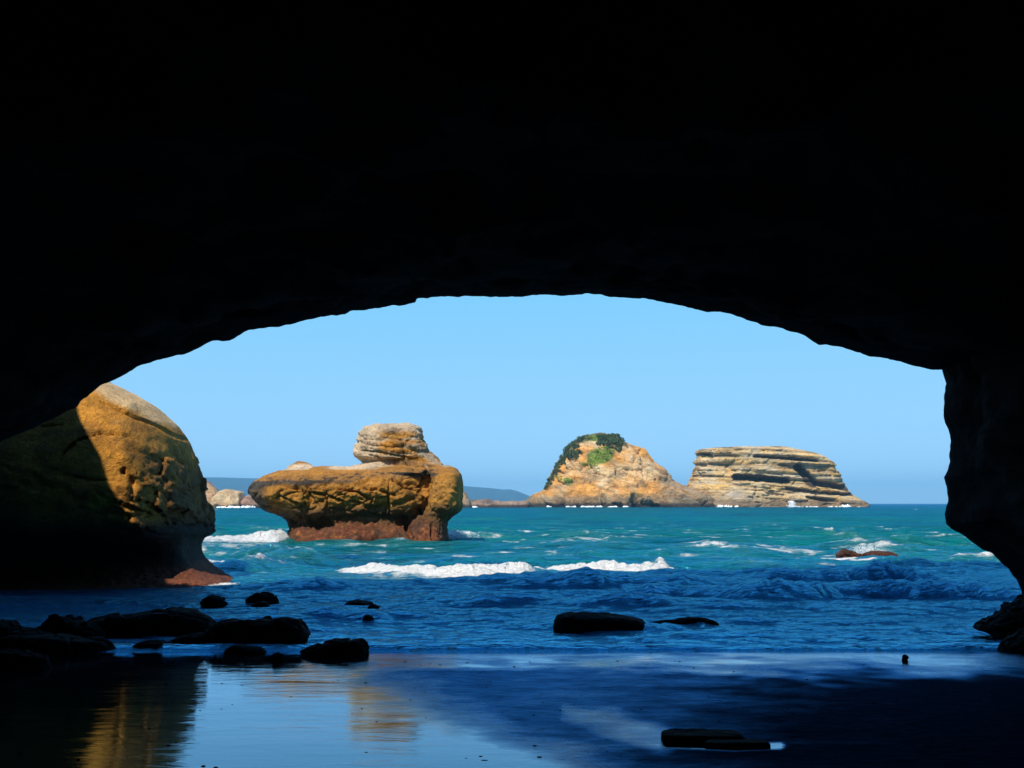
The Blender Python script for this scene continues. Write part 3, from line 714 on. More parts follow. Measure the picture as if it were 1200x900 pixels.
def paint_stack(c, nn):
    px, py = proj(c[:, 0], np.full(len(c), Ds), c[:, 2])
    N = lambda f, s, z=1: fbm(c[:, 0] * f, c[:, 1] * f, c[:, 2] * f * z, 4, s)
    col = mixc(OCH, OCH * .62, sstep(-.1, .5, N(.8, 301)))
    col = mixc(col, OR * .8, sstep(.1, .5, N(.6, 302)) * .8)
    blk = sstep(503, 510, px) * sstep(560, 566, py) * sstep(603, 596, py)
    col = mixc(col, OR * .85, blk)
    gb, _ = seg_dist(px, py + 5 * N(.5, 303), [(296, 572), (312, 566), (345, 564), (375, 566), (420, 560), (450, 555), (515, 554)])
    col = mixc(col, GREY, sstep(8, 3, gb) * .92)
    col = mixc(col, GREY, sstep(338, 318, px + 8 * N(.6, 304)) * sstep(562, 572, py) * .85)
    top = sstep(.45, .8, nn[:, 2]) * (py < 565)
    col = mixc(col, OCH * 1.1, top * .7)
    hd = (px > 405) & (py < 549)
    hc = mixc(mixc(PALE * .80, OCH * 1.15, sstep(-.25, .15, N(.7, 305, 4))), OR, sstep(-.02, .25, N(.6, 306)) * .9)
    hc = mixc(hc, np.array([.14, .08, .04]), sstep(.12, .4, N(.8, 312, 4)) * .8)
    hc = mixc(hc, PALE, sstep(512, 502, py + 6 * N(.8, 307)))
    hc = mixc(hc, PALE, sstep(538, 545, py) * sstep(470, 450, px))
    hc = mixc(hc, GREY * 1.5, np.exp(-(((px - 462) / 12) ** 2 + ((py - 507) / 4) ** 2)) * .7)
    col = np.where(hd[:, None], hc, col)
    ld = sstep(553.5, 550, py) * sstep(385, 400, px) * sstep(455, 440, px)
    col = mixc(col, PALE * 1.05, ld)
    cp = (py < 552) & (px < 372) & (px > 336)
    col = np.where(cp[:, None], mixc(PALE * 1.15, OCH, sstep(546, 542, py)), col)
    col = mixc(col, DK, sstep(586, 600, py + 10 * N(1, 311)) * .75)  # shade beneath the overhang painted into the colour by height
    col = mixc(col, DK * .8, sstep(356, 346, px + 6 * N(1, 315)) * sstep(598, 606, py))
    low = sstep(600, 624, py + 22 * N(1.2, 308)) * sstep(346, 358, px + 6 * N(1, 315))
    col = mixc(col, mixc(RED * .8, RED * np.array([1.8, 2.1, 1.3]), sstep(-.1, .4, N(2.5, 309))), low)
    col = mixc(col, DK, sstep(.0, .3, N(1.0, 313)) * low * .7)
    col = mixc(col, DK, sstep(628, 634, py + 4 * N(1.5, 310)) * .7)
    return np.clip(col, 0, 1)
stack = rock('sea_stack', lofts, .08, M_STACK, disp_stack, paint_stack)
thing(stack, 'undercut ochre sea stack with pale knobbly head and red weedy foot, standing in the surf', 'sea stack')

# ------------------------------------------------------------------ rock at the left of the cave mouth
Dl = 34.0
lr = [(410, -260, 62, 2.3, .6), (432, -280, 100, 2.7, .8), (449, -285, 128, 3.0, 1.0), (463, -290, 158, 3.2, 1.2), (478, -290, 183, 3.4, 1.5), (495, -290, 205, 3.5, 1.8), (510, -290, 216, 3.6, 2),
      (530, -290, 224, 3.7, 2.2), (548, -290, 231, 3.7, 2.4), (575, -290, 233, 3.6, 2.4), (590, -290, 238, 3.5, 2.4), (600, -290, 243, 3.3, 2.4), (608, -290, 244, 3.1, 2.4), (614, -290, 243, 2.9, 2.4), (621, -290, 241, 2.6, 2.4),
      (626, -290, 234, 2.2, 5), (631, -290, 221, 1.7, 5), (640, -290, 216, 1.2, 5), (651, -290, 217, 1.0, 5), (662, -290, 226, 1.1, 5), (672, -290, 239, 1.4, 5), (680, -290, 252, 1.9, 5), (688, -290, 264, 2.5, 5), (720, -290, 270, 2.9, 5)]
lofts = [loft(lr, Dl, 110, 130, 3.4)]
feats = [([(125, 540), (140, 524), (158, 516), (184, 517)], 1.5, .16), ([(128, 560), (155, 565), (180, 567)], 1.6, .10), ([(100, 508), (130, 506)], 1.0, .07),
         ([(155, 480), (175, 488), (205, 502), (222, 516)], 1.6, .16), ([(108, 452), (100, 480)], 1.6, .08), ([(184, 556), (192, 566), (190, 580)], 3.2, .22), ([(176, 588), (205, 602)], 3.0, .22)]
def disp_left(c, nn):
    px, py = proj(c[:, 0], np.full(len(c), Dl), c[:, 2])
    big = fbm(c[:, 0] * .4, c[:, 1] * .4, c[:, 2] * .5, 4, 221) * .32
    rough = sstep(540, 575, py + 20 * noise3(c[:, 0] * .5, c[:, 2] * .5, 0, 223)) * sstep(640, 615, py)
    mid = fbm(c[:, 0] * .8, c[:, 1] * .8, (c[:, 2] + .35 * c[:, 0]) * 3.4, 4, 224, ridge=True) * .16 * rough
    fine = fbm(c[:, 0] * 4, c[:, 1] * 4, c[:, 2] * 5, 3, 225) * .035 * (1 + rough)
    low = fbm(c[:, 0] * 5, c[:, 1] * 5, c[:, 2] * 5, 4, 226, .65) * .16 * sstep(655, 672, py)
    # broken blocky face towards the lower right, smooth weathered skin above
    side = sstep(165, 205, px + 14 * noise3(c[:, 2] * .8, c[:, 0] * .5, 0, 228)) * sstep(515, 560, py)
    e_, v_ = cells(c[:, 0] * .8 + big, c[:, 1] * .8, (c[:, 2] + .45 * c[:, 0]) * 1.5, 229)
    e2, v2 = cells(c[:, 0] * 2.2, c[:, 1] * 2.2, (c[:, 2] + .3 * c[:, 0]) * 4.2 + big, 230)
    brk = np.clip(rough * .6 + side, 0, 1) * sstep(640, 618, py)
    mid = mid + ((v_ - .5) * .50 - .14 * sstep(.04, 0, e_)) * side * sstep(640, 618, py) + ((v2 - .5) * .18 - .05 * sstep(.06, 0, e2)) * brk
    d = big * .6 + mid + fine + low - carve(px, py, nn, feats)
    edge = .5 + .5 * sstep(.1, .6, np.abs(nn[:, 1]))
    o_ = c + nn * np.where(d > 0, d * .6, d)[:, None] * edge[:, None]
    turn = 2.3 * np.clip((px - 183 - .12 * (py - 540)) / 62, 0, 1.1) ** 1.25 * sstep(650, 615, py)      # the flank swings back, away from the sun
    o_[:, 1] += turn; o_[:, 0] -= .33 * turn
    return o_
def paint_left(c, nn):
    px, py = proj(c[:, 0], np.full(len(c), Dl), c[:, 2])
    N = lambda f, s, z=1: fbm(c[:, 0] * f, c[:, 1] * f, c[:, 2] * f * z, 4, s)
    col = mixc(np.array([.58, .26, .036]), np.array([.38, .165, .03]), sstep(-.2, .5, N(.7, 321)))
    col = mixc(col, np.array([.30, .16, .05]), sstep(0, .4, N(1.4, 322, 2)) * .6)
    col = mixc(col, np.array([.07, .05, .03]), sstep(105, -10, px + 30 * N(.5, 328)) * .85)  # shade on the cave side darkened into the rock colour
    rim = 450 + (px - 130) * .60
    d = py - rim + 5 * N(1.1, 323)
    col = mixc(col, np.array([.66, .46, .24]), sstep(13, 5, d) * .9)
    col = mixc(col, np.array([.10, .055, .025]), sstep(185, 222, px + 22 * N(.8, 324)) * sstep(505, 560, py + 10 * N(1, 326)) * .8)  # shade of facets turned from the sun, put into the flank colour
    col = mixc(col, np.array([.035, .026, .018]), sstep(600, 622, py + 10 * N(1, 327)))  # overhang shade of the undercut painted into the colour
    col = mixc(col, RED * 1.1, sstep(655, 668, py + 4 * N(1, 325)))
    return np.clip(col, 0, 1)
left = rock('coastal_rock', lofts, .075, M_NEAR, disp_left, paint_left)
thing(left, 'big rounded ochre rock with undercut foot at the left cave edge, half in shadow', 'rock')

# ------------------------------------------------------------------ islands
Di = 800.0
def px_of(c, D): return proj(c[:, 0], np.full(len(c), D), c[:, 2])
i1 = [(509, 705, 716, 3, 4), (511, 690, 724, 8, 9), (514, 680, 728, 12, 12), (519, 671, 735, 16, 16), (524, 667, 745, 20, 20), (530, 663, 753, 23, 23), (537, 658, 761, 26, 25), (545, 653, 770, 29, 28), (553, 649, 777, 32, 30),
      (561, 645, 786, 34, 32), (568, 640, 795, 36, 33), (573, 637, 808, 38, 34), (577, 631, 822, 40, 35), (582, 622, 834, 42, 36), (587, 614, 842, 44, 36), (592, 611, 848, 45, 36), (600, 609, 850, 46, 36)]
i2 = [(523.5, 868, 918, 10, 14), (525, 835, 926, 17, 18), (527, 817.5, 932, 20, 20), (531, 817, 952, 21, 22), (536, 816.5, 964, 22, 24), (542, 816, 974, 23, 25), (550, 815, 978, 25, 26), (558, 812, 982, 26, 27),
      (566, 808, 985, 27, 27), (574, 806, 989, 28, 28), (580, 805, 995, 30, 28), (585, 804, 1003, 32, 28), (590, 803, 1012, 34, 28), (600, 802, 1016, 34, 28)]
def disp_i1(c, nn):
    px, py = px_of(c, Di)
    big = fbm(c[:, 0] * .045, c[:, 1] * .045, c[:, 2] * .05, 5, 241, .55) * 9
    rd = fbm(c[:, 0] * .06, c[:, 1] * .06, c[:, 2] * .03, 4, 242, ridge=True) * 3.6
    e_, v_ = cells(c[:, 0] * .07, c[:, 1] * .07, (c[:, 2] + .38 * c[:, 0]) * .16, 245)
    rd = rd + (v_ - .5) * 4.5 - 2.4 * sstep(.12, 0, e_)
    tl = c[:, 2] + .38 * c[:, 0]
    st = fbm(c[:, 0] * .015, c[:, 1] * .015, tl * .22, 3, 243, ridge=True) * 2.0 * sstep(730, 770, px)
    feats = [([(656, 588), (657, 597)], 3.5, 8), ([(701, 582), (702, 597)], 3, 8), ([(735, 584), (737, 597)], 4, 9), ([(745, 589), (762, 593)], 3, 6), ([(672, 588), (673, 597)], 2, 5), ([(712, 590), (722, 593)], 2.2, 5),
             ([(750, 548), (768, 560), (782, 565)], 1.6, 3.5), ([(715, 572), (728, 580)], 2, 3), ([(746, 530), (748, 570)], 1.1, 2)]
    d = big * .6 + rd + st - carve(px, py, nn, feats)
    edge = .35 + .65 * sstep(.15, .6, np.abs(nn[:, 1]))
    return c + nn * d[:, None] * edge[:, None]
def paint_i1(c, nn):
    px, py = px_of(c, Di)
    N = lambda f, s, z=1: fbm(c[:, 0] * f, c[:, 1] * f, c[:, 2] * f * z, 4, s)
    col = mixc(np.array([.80, .38, .09]), np.array([.82, .58, .32]), sstep(-.15, .35, N(.05, 341)))
    col = mixc(col, np.array([.34, .25, .15]), sstep(.05, .4, N(.08, 342, 2)) * .7)
    tl = fbm(c[:, 0] * .01, c[:, 1] * .01, (c[:, 2] + .38 * c[:, 0]) * .25, 3, 343)
    col = mixc(col, np.array([.33, .25, .17]), sstep(755, 780, px) * sstep(-.15, .25, tl) * .8)
    col = mixc(col, np.array([.25, .19, .12]), sstep(578, 585, py) * .8)
    col = mixc(col, np.array([.06, .05, .04]), sstep(588, 591, py))
    # thin turf beneath the shrubs
    top_ = sstep(4, 0, np.abs(py - np.interp(px, [640, 650, 660, 668, 680, 700, 728, 735], [571, 552, 535, 524, 515, 510, 519, 524]))- 3) * (px < 733) * (px > 640)
    col = mixc(col, np.array([.06, .075, .022]), top_ * .85)
    g = np.exp(-(((px - 700) / 16) ** 2 + ((py - 537) / 10) ** 2)) + .9 * np.exp(-(((px - 665) / 5) ** 2 + ((py - 565) / 4) ** 2)) + np.exp(-(((px - 692) / 12) ** 2 + ((py - 514) / 5) ** 2)) + .5 * np.exp(-(((px - 655) / 8) ** 2 + ((py - 562) / 5) ** 2))
    col = mixc(col, np.array([.15, .24, .03]), sstep(.35, .6, g + .35 * N(.15, 344)) * .9)
    return np.clip(col, 0, 1)
isl1 = rock('island', [loft(i1, Di, 90, 90, 2.3)], .85, M_ISLE, disp_i1, paint_i1, 4)
thing(isl1, 'domed golden rock island with green scrub growing on its crown', 'island')

def bed(z, x, y):
    """hard and soft beds: ledges that stand proud over recessed layers"""
    t = z + .035 * x + 1.6 * noise3(x * .012, y * .012, 0, 263)
    v = fbm(t * .30, .3 + x * .004, 0, 3, 261, .7)
    return np.tanh(v * 5)
def disp_i2(c, nn):
    px, py = px_of(c, Di + 10)
    side = sstep(.75, .3, np.abs(nn[:, 2]))
    big = fbm(c[:, 0] * .04, c[:, 1] * .04, c[:, 2] * .03, 4, 262) * 4
    mod_ = .35 + 1.1 * sstep(-.25, .3, fbm(c[:, 0] * .03, c[:, 1] * .03, c[:, 2] * .05, 3, 266))
    b_ = bed(c[:, 2], c[:, 0], c[:, 1]) * 2.3 * side * mod_
    fine = fbm(c[:, 0] * .15, c[:, 1] * .15, c[:, 2] * .5, 4, 264) * 1.2
    feats = [([(853, 560), (880, 561), (912, 564)], 4.6, 9), ([(926, 549), (934, 557), (943, 567)], 6.5, 9), ([(945, 567), (965, 569), (982, 572)], 3.8, 9), ([(855, 570), (872, 571)], 2, 2.5),
             ([(912, 573), (950, 577), (990, 580)], 2.5, 7), ([(934, 583), (968, 587)], 2.8, 6), ([(887, 578), (905, 580)], 2, 3), ([(845, 542), (847, 556)], 3.2, 3.5), ([(877, 536), (910, 538), (950, 540)], 2.4, 5),
             ([(818, 533), (828, 534)], 1.8, 2.5), ([(816, 545), (822, 546)], 2.4, 3), ([(832, 529), (870, 529)], 1.3, 2), ([(850, 552), (868, 553)], 1.5, 2), ([(830, 577), (840, 584)], 1.6, 2)]
    e_, v_ = cells(c[:, 0] * .06, c[:, 1] * .06, c[:, 2] * .25, 265)
    fine = fine + (v_ - .5) * 2.4 - 1.6 * sstep(.10, 0, e_)
    d = big * .5 + b_ + fine - carve(px, py, nn, feats)
    nh = nn.copy(); nh[:, 2] *= .25
    edge = .4 + .6 * sstep(.15, .6, np.abs(nn[:, 1]))
    return c + nh * d[:, None] * edge[:, None]
def paint_i2(c, nn):
    px, py = px_of(c, Di + 10)
    N = lambda f, s, z=1: fbm(c[:, 0] * f, c[:, 1] * f, c[:, 2] * f * z, 4, s)
    col = mixc(np.array([.80, .56, .28]), np.array([.84, .50, .15]), sstep(-.2, .3, N(.04, 361)))
    st = fbm(c[:, 0] * .006, c[:, 1] * .006, (c[:, 2] + .035 * c[:, 0]) * .55, 3, 362, .7)
    bd = bed(c[:, 2], c[:, 0], c[:, 1])
    col = mixc(col, np.array([.13, .085, .055]), sstep(.1, -.7, bd) * .6 * sstep(-.3, .25, N(.05, 367)))
    col = mixc(col, np.array([.72, .60, .42]), sstep(.05, .35, N(.06, 366, 2)) * .6)
    col = mixc(col, np.array([.22, .16, .11]), sstep(.0, .3, st) * .6)
    col = mixc(col, np.array([.60, .50, .38]), sstep(-.05, -.35, st) * .7)
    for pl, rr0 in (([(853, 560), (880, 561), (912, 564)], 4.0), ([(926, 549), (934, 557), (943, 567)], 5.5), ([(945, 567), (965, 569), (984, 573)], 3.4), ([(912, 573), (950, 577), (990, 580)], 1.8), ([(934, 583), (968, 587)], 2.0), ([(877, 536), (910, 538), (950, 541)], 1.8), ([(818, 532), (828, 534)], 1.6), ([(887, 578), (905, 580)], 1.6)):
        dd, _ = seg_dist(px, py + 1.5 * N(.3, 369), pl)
        col = mixc(col, np.array([.040, .028, .022]), sstep(rr0 + .6, rr0 - .8, dd) * .9)  # shadow bands under the ledges painted into the rock colour
    col = mixc(col, np.array([.62, .51, .38]), np.exp(-(((px - 850) / 14) ** 2 + ((py - 580) / 5) ** 2)))
    col = mixc(col, np.array([.20, .13, .08]), sstep(584, 588, py) * .8)
    col = mixc(col, np.array([.11, .11, .05]), sstep(.4, .8, nn[:, 2]) * sstep(530, 526, py) * sstep(0, .3, N(.1, 363)) * .8)
    return np.clip(col, 0, 1)
i2b = [(545, 822, 840, 2, 6), (552, 817, 850, 9, 10), (562, 812, 858, 16, 14), (574, 806, 868, 24, 16), (584, 804, 880, 31, 20), (592, 800, 890, 36, 20), (600, 800, 890, 36, 20)]
isl2 = rock('island', [loft(i2, Di + 10, 90, 110, 3.6), loft(i2b, Di + 2, 40, 50, 2.2)], .8, M_ISLE, disp_i2, paint_i2, 2)
thing(isl2, 'flat-topped island of layered tan rock with dark ledges, tapering to the right', 'island')

# far rocks left and reef between stack and island
def far_rock(rows, D, label, seed, col1=(.50, .33, .17), col2=(.34, .20, .11), vox=.9, e=2.6, cat='rock', group=None, amp=1.6):
    def dp(c, nn):
        d = fbm(c[:, 0] * .12, c[:, 1] * .12, c[:, 2] * .15, 4, seed) * amp * 1.6
        return c + nn * d[:, None] * (.4 + .6 * sstep(.1, .6, np.abs(nn[:, 1])))[:, None]
    def pt(c, nn):
        px, py = px_of(c, D)
        col = mixc(np.array(col1), np.array(col2), sstep(-.15, .3, fbm(c[:, 0] * .1, c[:, 1] * .1, c[:, 2] * .2, 4, seed + 3)))
        return mixc(col, np.array([.05, .042, .035]), sstep(2.4, 1.2, c[:, 2] + 1.2 * noise3(c[:, 0] * .2, 0, 0, seed)))
    o = rock('coastal_rock', [loft(r_, D, 36, 44, e) for r_ in rows], vox, M_FAR, dp, pt, 2)
    return thing(o, label, cat, group)
Df = 640.0
far_rock([[(560, 215, 236, 5, 5), (566, 205, 246, 9, 9), (573, 200, 253, 12, 12), (580, 195, 258, 14, 14), (586, 192, 260, 16, 15), (597, 190, 262, 16, 15)]], Df + 20, 'far orange rock slope showing just right of the big left rock', 401, (.55, .33, .16), (.33, .18, .12))
far_rock([[(573.5, 266, 273, 5, 5), (575, 261, 276, 8, 8), (579, 257, 280, 11, 10), (584, 252, 282, 12, 12), (589, 251, 283, 13, 12), (597, 250, 284, 13, 12)], [(575.5, 274, 281, 4, 4), (577, 272, 284, 8, 8), (590, 271, 285.5, 10, 10), (597, 270, 286, 10, 10)]],
         Df, 'far blocky tan rock with squared top on the horizon, left of the sea stack', 411, (.58, .40, .22), (.44, .28, .15), .8, 4.0)
far_rock([[(580, 290, 298, 4, 4), (583, 287, 303, 7, 7), (588, 285, 308, 9, 8), (597, 284, 310, 9, 8)]], Df, 'small brown far rock tucked against the left tip of the sea stack', 421, (.42, .24, .16), (.25, .15, .11))
far_rock([[(574, 534, 543, 5, 5), (579, 532, 547, 8, 8), (585, 530, 550, 10, 10), (590, 528, 552, 12, 10), (597, 528, 553, 12, 10)]], Df + 40, 'far brown rock peeping out at the right edge of the sea stack', 431, (.46, .30, .16), (.24, .16, .10))
reef_rows = []
rr_ = random.Random(5)
for x in range(552, 616, 6):
    t = 588.2 - rr_.random() * (3.6 if x < 572 else 1.6)
    reef_rows.append([(t, x - 2, x + 3, 4, 4), (t + 1.4, x - 5, x + 7, 9, 9), (591.5, x - 8, x + 9, 11, 10), (597, x - 9, x + 10, 12, 10)])
far_rock(reef_rows, Df + 60, 'low dark reef line on the horizon joining toward the domed island', 441, (.30, .20, .14), (.14, .10, .08), .8, cat='reef', amp=.8)

# foam fringes at the foot of the far rocks and islands
M_FOAM, n, l, b = new_mat('sea_foam')
b.inputs['Base Color'].default_value = (.84, .86, .87, 1); b.inputs['Roughness'].default_value = .9; b.inputs['Specular IOR Level'].default_value = .1
def blob_mesh(name, items, mat, seed=0, res=1, lump=.35):
    """many small lumpy icospheres (centre, radii) joined; one object"""
    import bmesh
    bm = bmesh.new(); bmesh.ops.create_icosphere(bm, subdivisions=res, radius=1.0)
    bv = np.array([v.co[:] for v in bm.verts]); bf = np.array([[v.index for v in f.verts] for f in bm.faces]); bm.free()
    it = np.array(items, float)
    rg_ = np.random.default_rng(seed)
    V = bv[None] * (1 + lump * rg_.uniform(-1, 1, (len(it), len(bv), 1))) * it[:, None, 3:6] + it[:, None, :3]
    Fc = bf[None] + (np.arange(len(it)) * len(bv))[:, None, None]
    return mesh_obj(name, V.reshape(-1, 3), Fc.reshape(-1, 3), mat)
items = []
def fringe(x0, x1, D, n_, h=.8, w=3.0, pyoff=0):
    n_ *= 3; w *= .45
    for _ in range(n_):
        px_ = random.uniform(x0, x1)
        if noise3(px_ * .22, D * .37, 0, 77) < -.08: continue
        q = P(px_, 592, D)
        items.append((q[0], D + random.uniform(-1.5, 1.5), random.uniform(0, h * .5), random.uniform(.5, 1) * w, 1.2, random.uniform(.3, 1) * h))
fringe(255, 282, Df - 14, 26, .9); fringe(284, 300, Df - 12, 18, 1.1)
fringe(551, 562, Df + 44, 12, .8); fringe(640, 646, 752, 6, .8); fringe(664, 735, 750, 70, .8); fringe(836, 866, 766, 60, 1.3, 2.5); fringe(985, 996, 770, 12, 1.6, 2.5)
fringe(930, 1010, 772, 30, .5)
for _ in range(16):
    q = P(928 + random.gauss(0, 1.6), 592, 768)
    for _k in range(14): items.append((q[0] + random.gauss(0, .9), 768 + random.uniform(-1, 1), random.random() ** 1.5 * 4.5, .35, .3, .4))
o = blob_mesh('sea_foam', items, M_FOAM, 3, 1, .3)
thing(o, 'thin white surf line along the waterline of the far rocks and islands', 'surf', kind='stuff')

# ------------------------------------------------------------------ shrubs of the domed island
def leaf_material(name, c0, c1):
    m, n, l, b = new_mat(name)
    oi = nd(n, 'ShaderNodeNewGeometry')
    nz = nd(n, 'ShaderNodeTexNoise', Scale=.35, Detail=5.0, Roughness=.7); l.new(oi.outputs['Position'], nz.inputs['Vector'])
    cr = nd(n, 'ShaderNodeValToRGB'); cr.color_ramp.elements[0].position = .35; cr.color_ramp.elements[0].color = c0 + (1,); cr.color_ramp.elements[1].position = .65; cr.color_ramp.elements[1].color = c1 + (1,)
    l.new(nz.outputs['Fac'], cr.inputs[0]); l.new(cr.outputs[0], b.inputs['Base Color'])
    b.inputs['Roughness'].default_value = .7; b.inputs['Specular IOR Level'].default_value = .2
    return m
M_DG = leaf_material('dark_scrub_leaf', (.022, .040, .012), (.075, .105, .028))
M_LG = leaf_material('bright_scrub_leaf', (.12, .20, .015), (.36, .42, .05))
from mathutils.bvhtree import BVHTree
def bvh_of(o):
    me = o.data
    return BVHTree.FromPolygons([v.co[:] for v in me.vertices], [p.vertices[:] for p in me.polygons])
bvh1 = bvh_of(isl1)
def leaves(centres, n_leaf, size, mat, name, squash=.8, seed=1):
    """crowns of small leaf faces scattered through rounded clumps: centres (x, y, z, r)"""
    rg_ = np.random.default_rng(seed)
    Vs = []
    for (x, y, z, r) in centres:
        k = n_leaf
        u = rg_.normal(size=(k, 3)); u /= np.linalg.norm(u, axis=1)[:, None]
        rr = r * rg_.uniform(.45, 1.05, k)[:, None] * (1 + .25 * noise3(u[:, 0] * 2 + x, u[:, 1] * 2 + y, u[:, 2] * 2, 9))[:, None]
        c = np.array([x, y, z]) + u * rr * np.array([1, 1, squash])
        t = rg_.normal(size=(k, 3)); t /= np.linalg.norm(t, axis=1)[:, None]
        w = np.cross(t, u + .4 * rg_.normal(size=(k, 3))); w /= np.linalg.norm(w, axis=1)[:, None] + 1e-9
        s = size * rg_.uniform(.6, 1.3, k)[:, None]
        Vs.append(np.stack([c - t * s, c + w * s * .6, c + t * s, c - w * s * .6], 1).reshape(-1, 3))
    V = np.concatenate(Vs)
    return mesh_obj(name, V, np.arange(len(V)).reshape(-1, 4), mat, smooth=False)
def on_island(px_, py_, bvh=bvh1):
    q = Vector(P(px_, py_, 700.0)); o_ = Vector((0, 0, H)); d = (q - o_).normalized()
    h = bvh.ray_cast(o_ + d * 600, d)
    return h[0]
def scrub(pxs, r, mat, label, seed, n_leaf=110, size=.9):
    cs = []
    rg_ = random.Random(seed)
    pxs = [(x + rg_.gauss(0, 1.3), y + rg_.gauss(0, 1.1), k * rg_.uniform(.45, .85)) for x, y, k in pxs for _ in range(3)]
    n_leaf = int(n_leaf * .7); size *= .75
    for (x, y, k) in pxs:
        h = on_island(x, y)
        if h is None: h = on_island(x + 1.5, y + 3)
        if h is None: continue
        cs.append((h.x, h.y + .5, h.z + r * k * .35, r * k))
    if not cs: return
    o = leaves(cs, n_leaf, size, mat, 'scrub', seed=seed)
    thing(o, label, 'scrub', kind='stuff')
sc1 = [(705 + dx, 515 + dy, .8 + .5 * random.random()) for dx in range(-2, 25, 3) for dy in range(-3, 7, 3) if not (dx > 20 and dy < 0)]
sc1 += [(x, 520 + (x - 712) * .25 + 4, .8) for x in range(712, 728, 3)]
scrub(sc1, 2.6, M_DG, 'dark green scrub capping the right of the domed island summit', 11)
sc2 = [(x, y, .8 + .5 * random.random()) for x, y in [(664, 528), (667, 524), (669, 529), (672, 521), (674, 526), (673, 532), (677, 518), (679, 523), (678, 530), (662, 533), (666, 534), (670, 536), (663, 538), (675, 536), (660, 537), (681, 516), (676, 514), (671, 518), (667, 521), (664, 525), (684, 513)]]
scrub(sc2, 2.7, M_DG, 'dark green scrub on the left brow of the domed island', 12)
sc3 = [(x, y, .55 + .35 * random.random()) for x, y in [(655, 541), (653, 544), (657, 543), (652, 548), (655, 550), (650, 552), (648, 556), (652, 556), (646, 560), (644, 563), (648, 562), (642, 567), (645, 567), (640, 571), (639, 572), (658, 540), (661, 542)]]
scrub(sc3, 2.2, M_DG, 'thin line of dark scrub straggling down the left slope of the domed island', 13)
sc4 = []
for _ in range(90):
    a_, r_ = random.uniform(0, 6.28), random.random() ** .5
    r_ *= random.choice((.7, 1, 1, 1.25)); sc4.append((702 + math.cos(a_) * 15 * r_ + (5 if math.sin(a_) < 0 else -2), 535 + math.sin(a_) * 12 * r_ - math.cos(a_) * r_ * 5, .35 + .5 * random.random()))
scrub(sc4, 1.9, M_LG, 'bright green patch of low scrub in the middle of the domed island', 14, 60, .8)
scrub([(666 + random.gauss(0, 2.5), 565 + random.gauss(0, 2), .5) for _ in range(12)] + [(654 + random.gauss(0, 3), 561 + random.gauss(0, 2), .4) for _ in range(8)], 1.9, M_LG, 'small green tuft low on the left slope of the domed island', 15, 50, .7)
scrub([(686 + random.gauss(0, 5), 513 + random.gauss(0, 1.2), .5) for _ in range(20)], 2.0, leaf_material('olive_scrub_leaf', (.08, .09, .02), (.17, .15, .05)), 'olive grass and scrub along the domed island summit', 16, 60, .8)

# ------------------------------------------------------------------ far hills
Dh = 11000.0
hp = [(120, 560), (200, 558.5), (240, 558), (300, 559.5), (380, 561), (460, 564), (541, 568.5), (560, 570), (578, 571.5), (590, 573), (597, 572.5), (606, 574.5), (614, 578), (630, 584), (650, 588), (670, 591)]
hxp = np.array([p[0] for p in hp]); hyp = np.array([p[1] for p in hp])
nx_, ny_ = 500, 40
gxp = np.linspace(122, 672, nx_)
V = []
for j in range(ny_):
    t = j / (ny_ - 1)
    prof = math.sin(math.pi * min(1, t * 1.25) / 2 if t < .8 else math.pi / 2 * (1 - t) / .2)
    yy = Dh - 1600 + 2600 * t
    base = np.array([P(x, np.interp(x, hxp, hyp), Dh)[2] for x in gxp])
    X0 = np.array([P(x, 590, Dh)[0] for x in gxp])
    z = np.maximum(base * prof - 2, -2)
    z = z * (1 + .10 * fbm(X0 * .0016, yy * .0016, 0, 5, 501) * (1.2 - prof)) + 3 * prof * fbm(X0 * .006, yy * .004, 0, 3, 503)
    V.append(np.stack([X0, np.full(nx_, yy), z], 1))
hills = mesh_obj('hills', np.concatenate(V), grid_faces(ny_, nx_), plain_rock('wooded_hills', (.018, .045, .045), 90, .95, .05))
hills['kind'] = 'structure'; hills['label'] = 'long low wooded headland fading blue on the horizon'

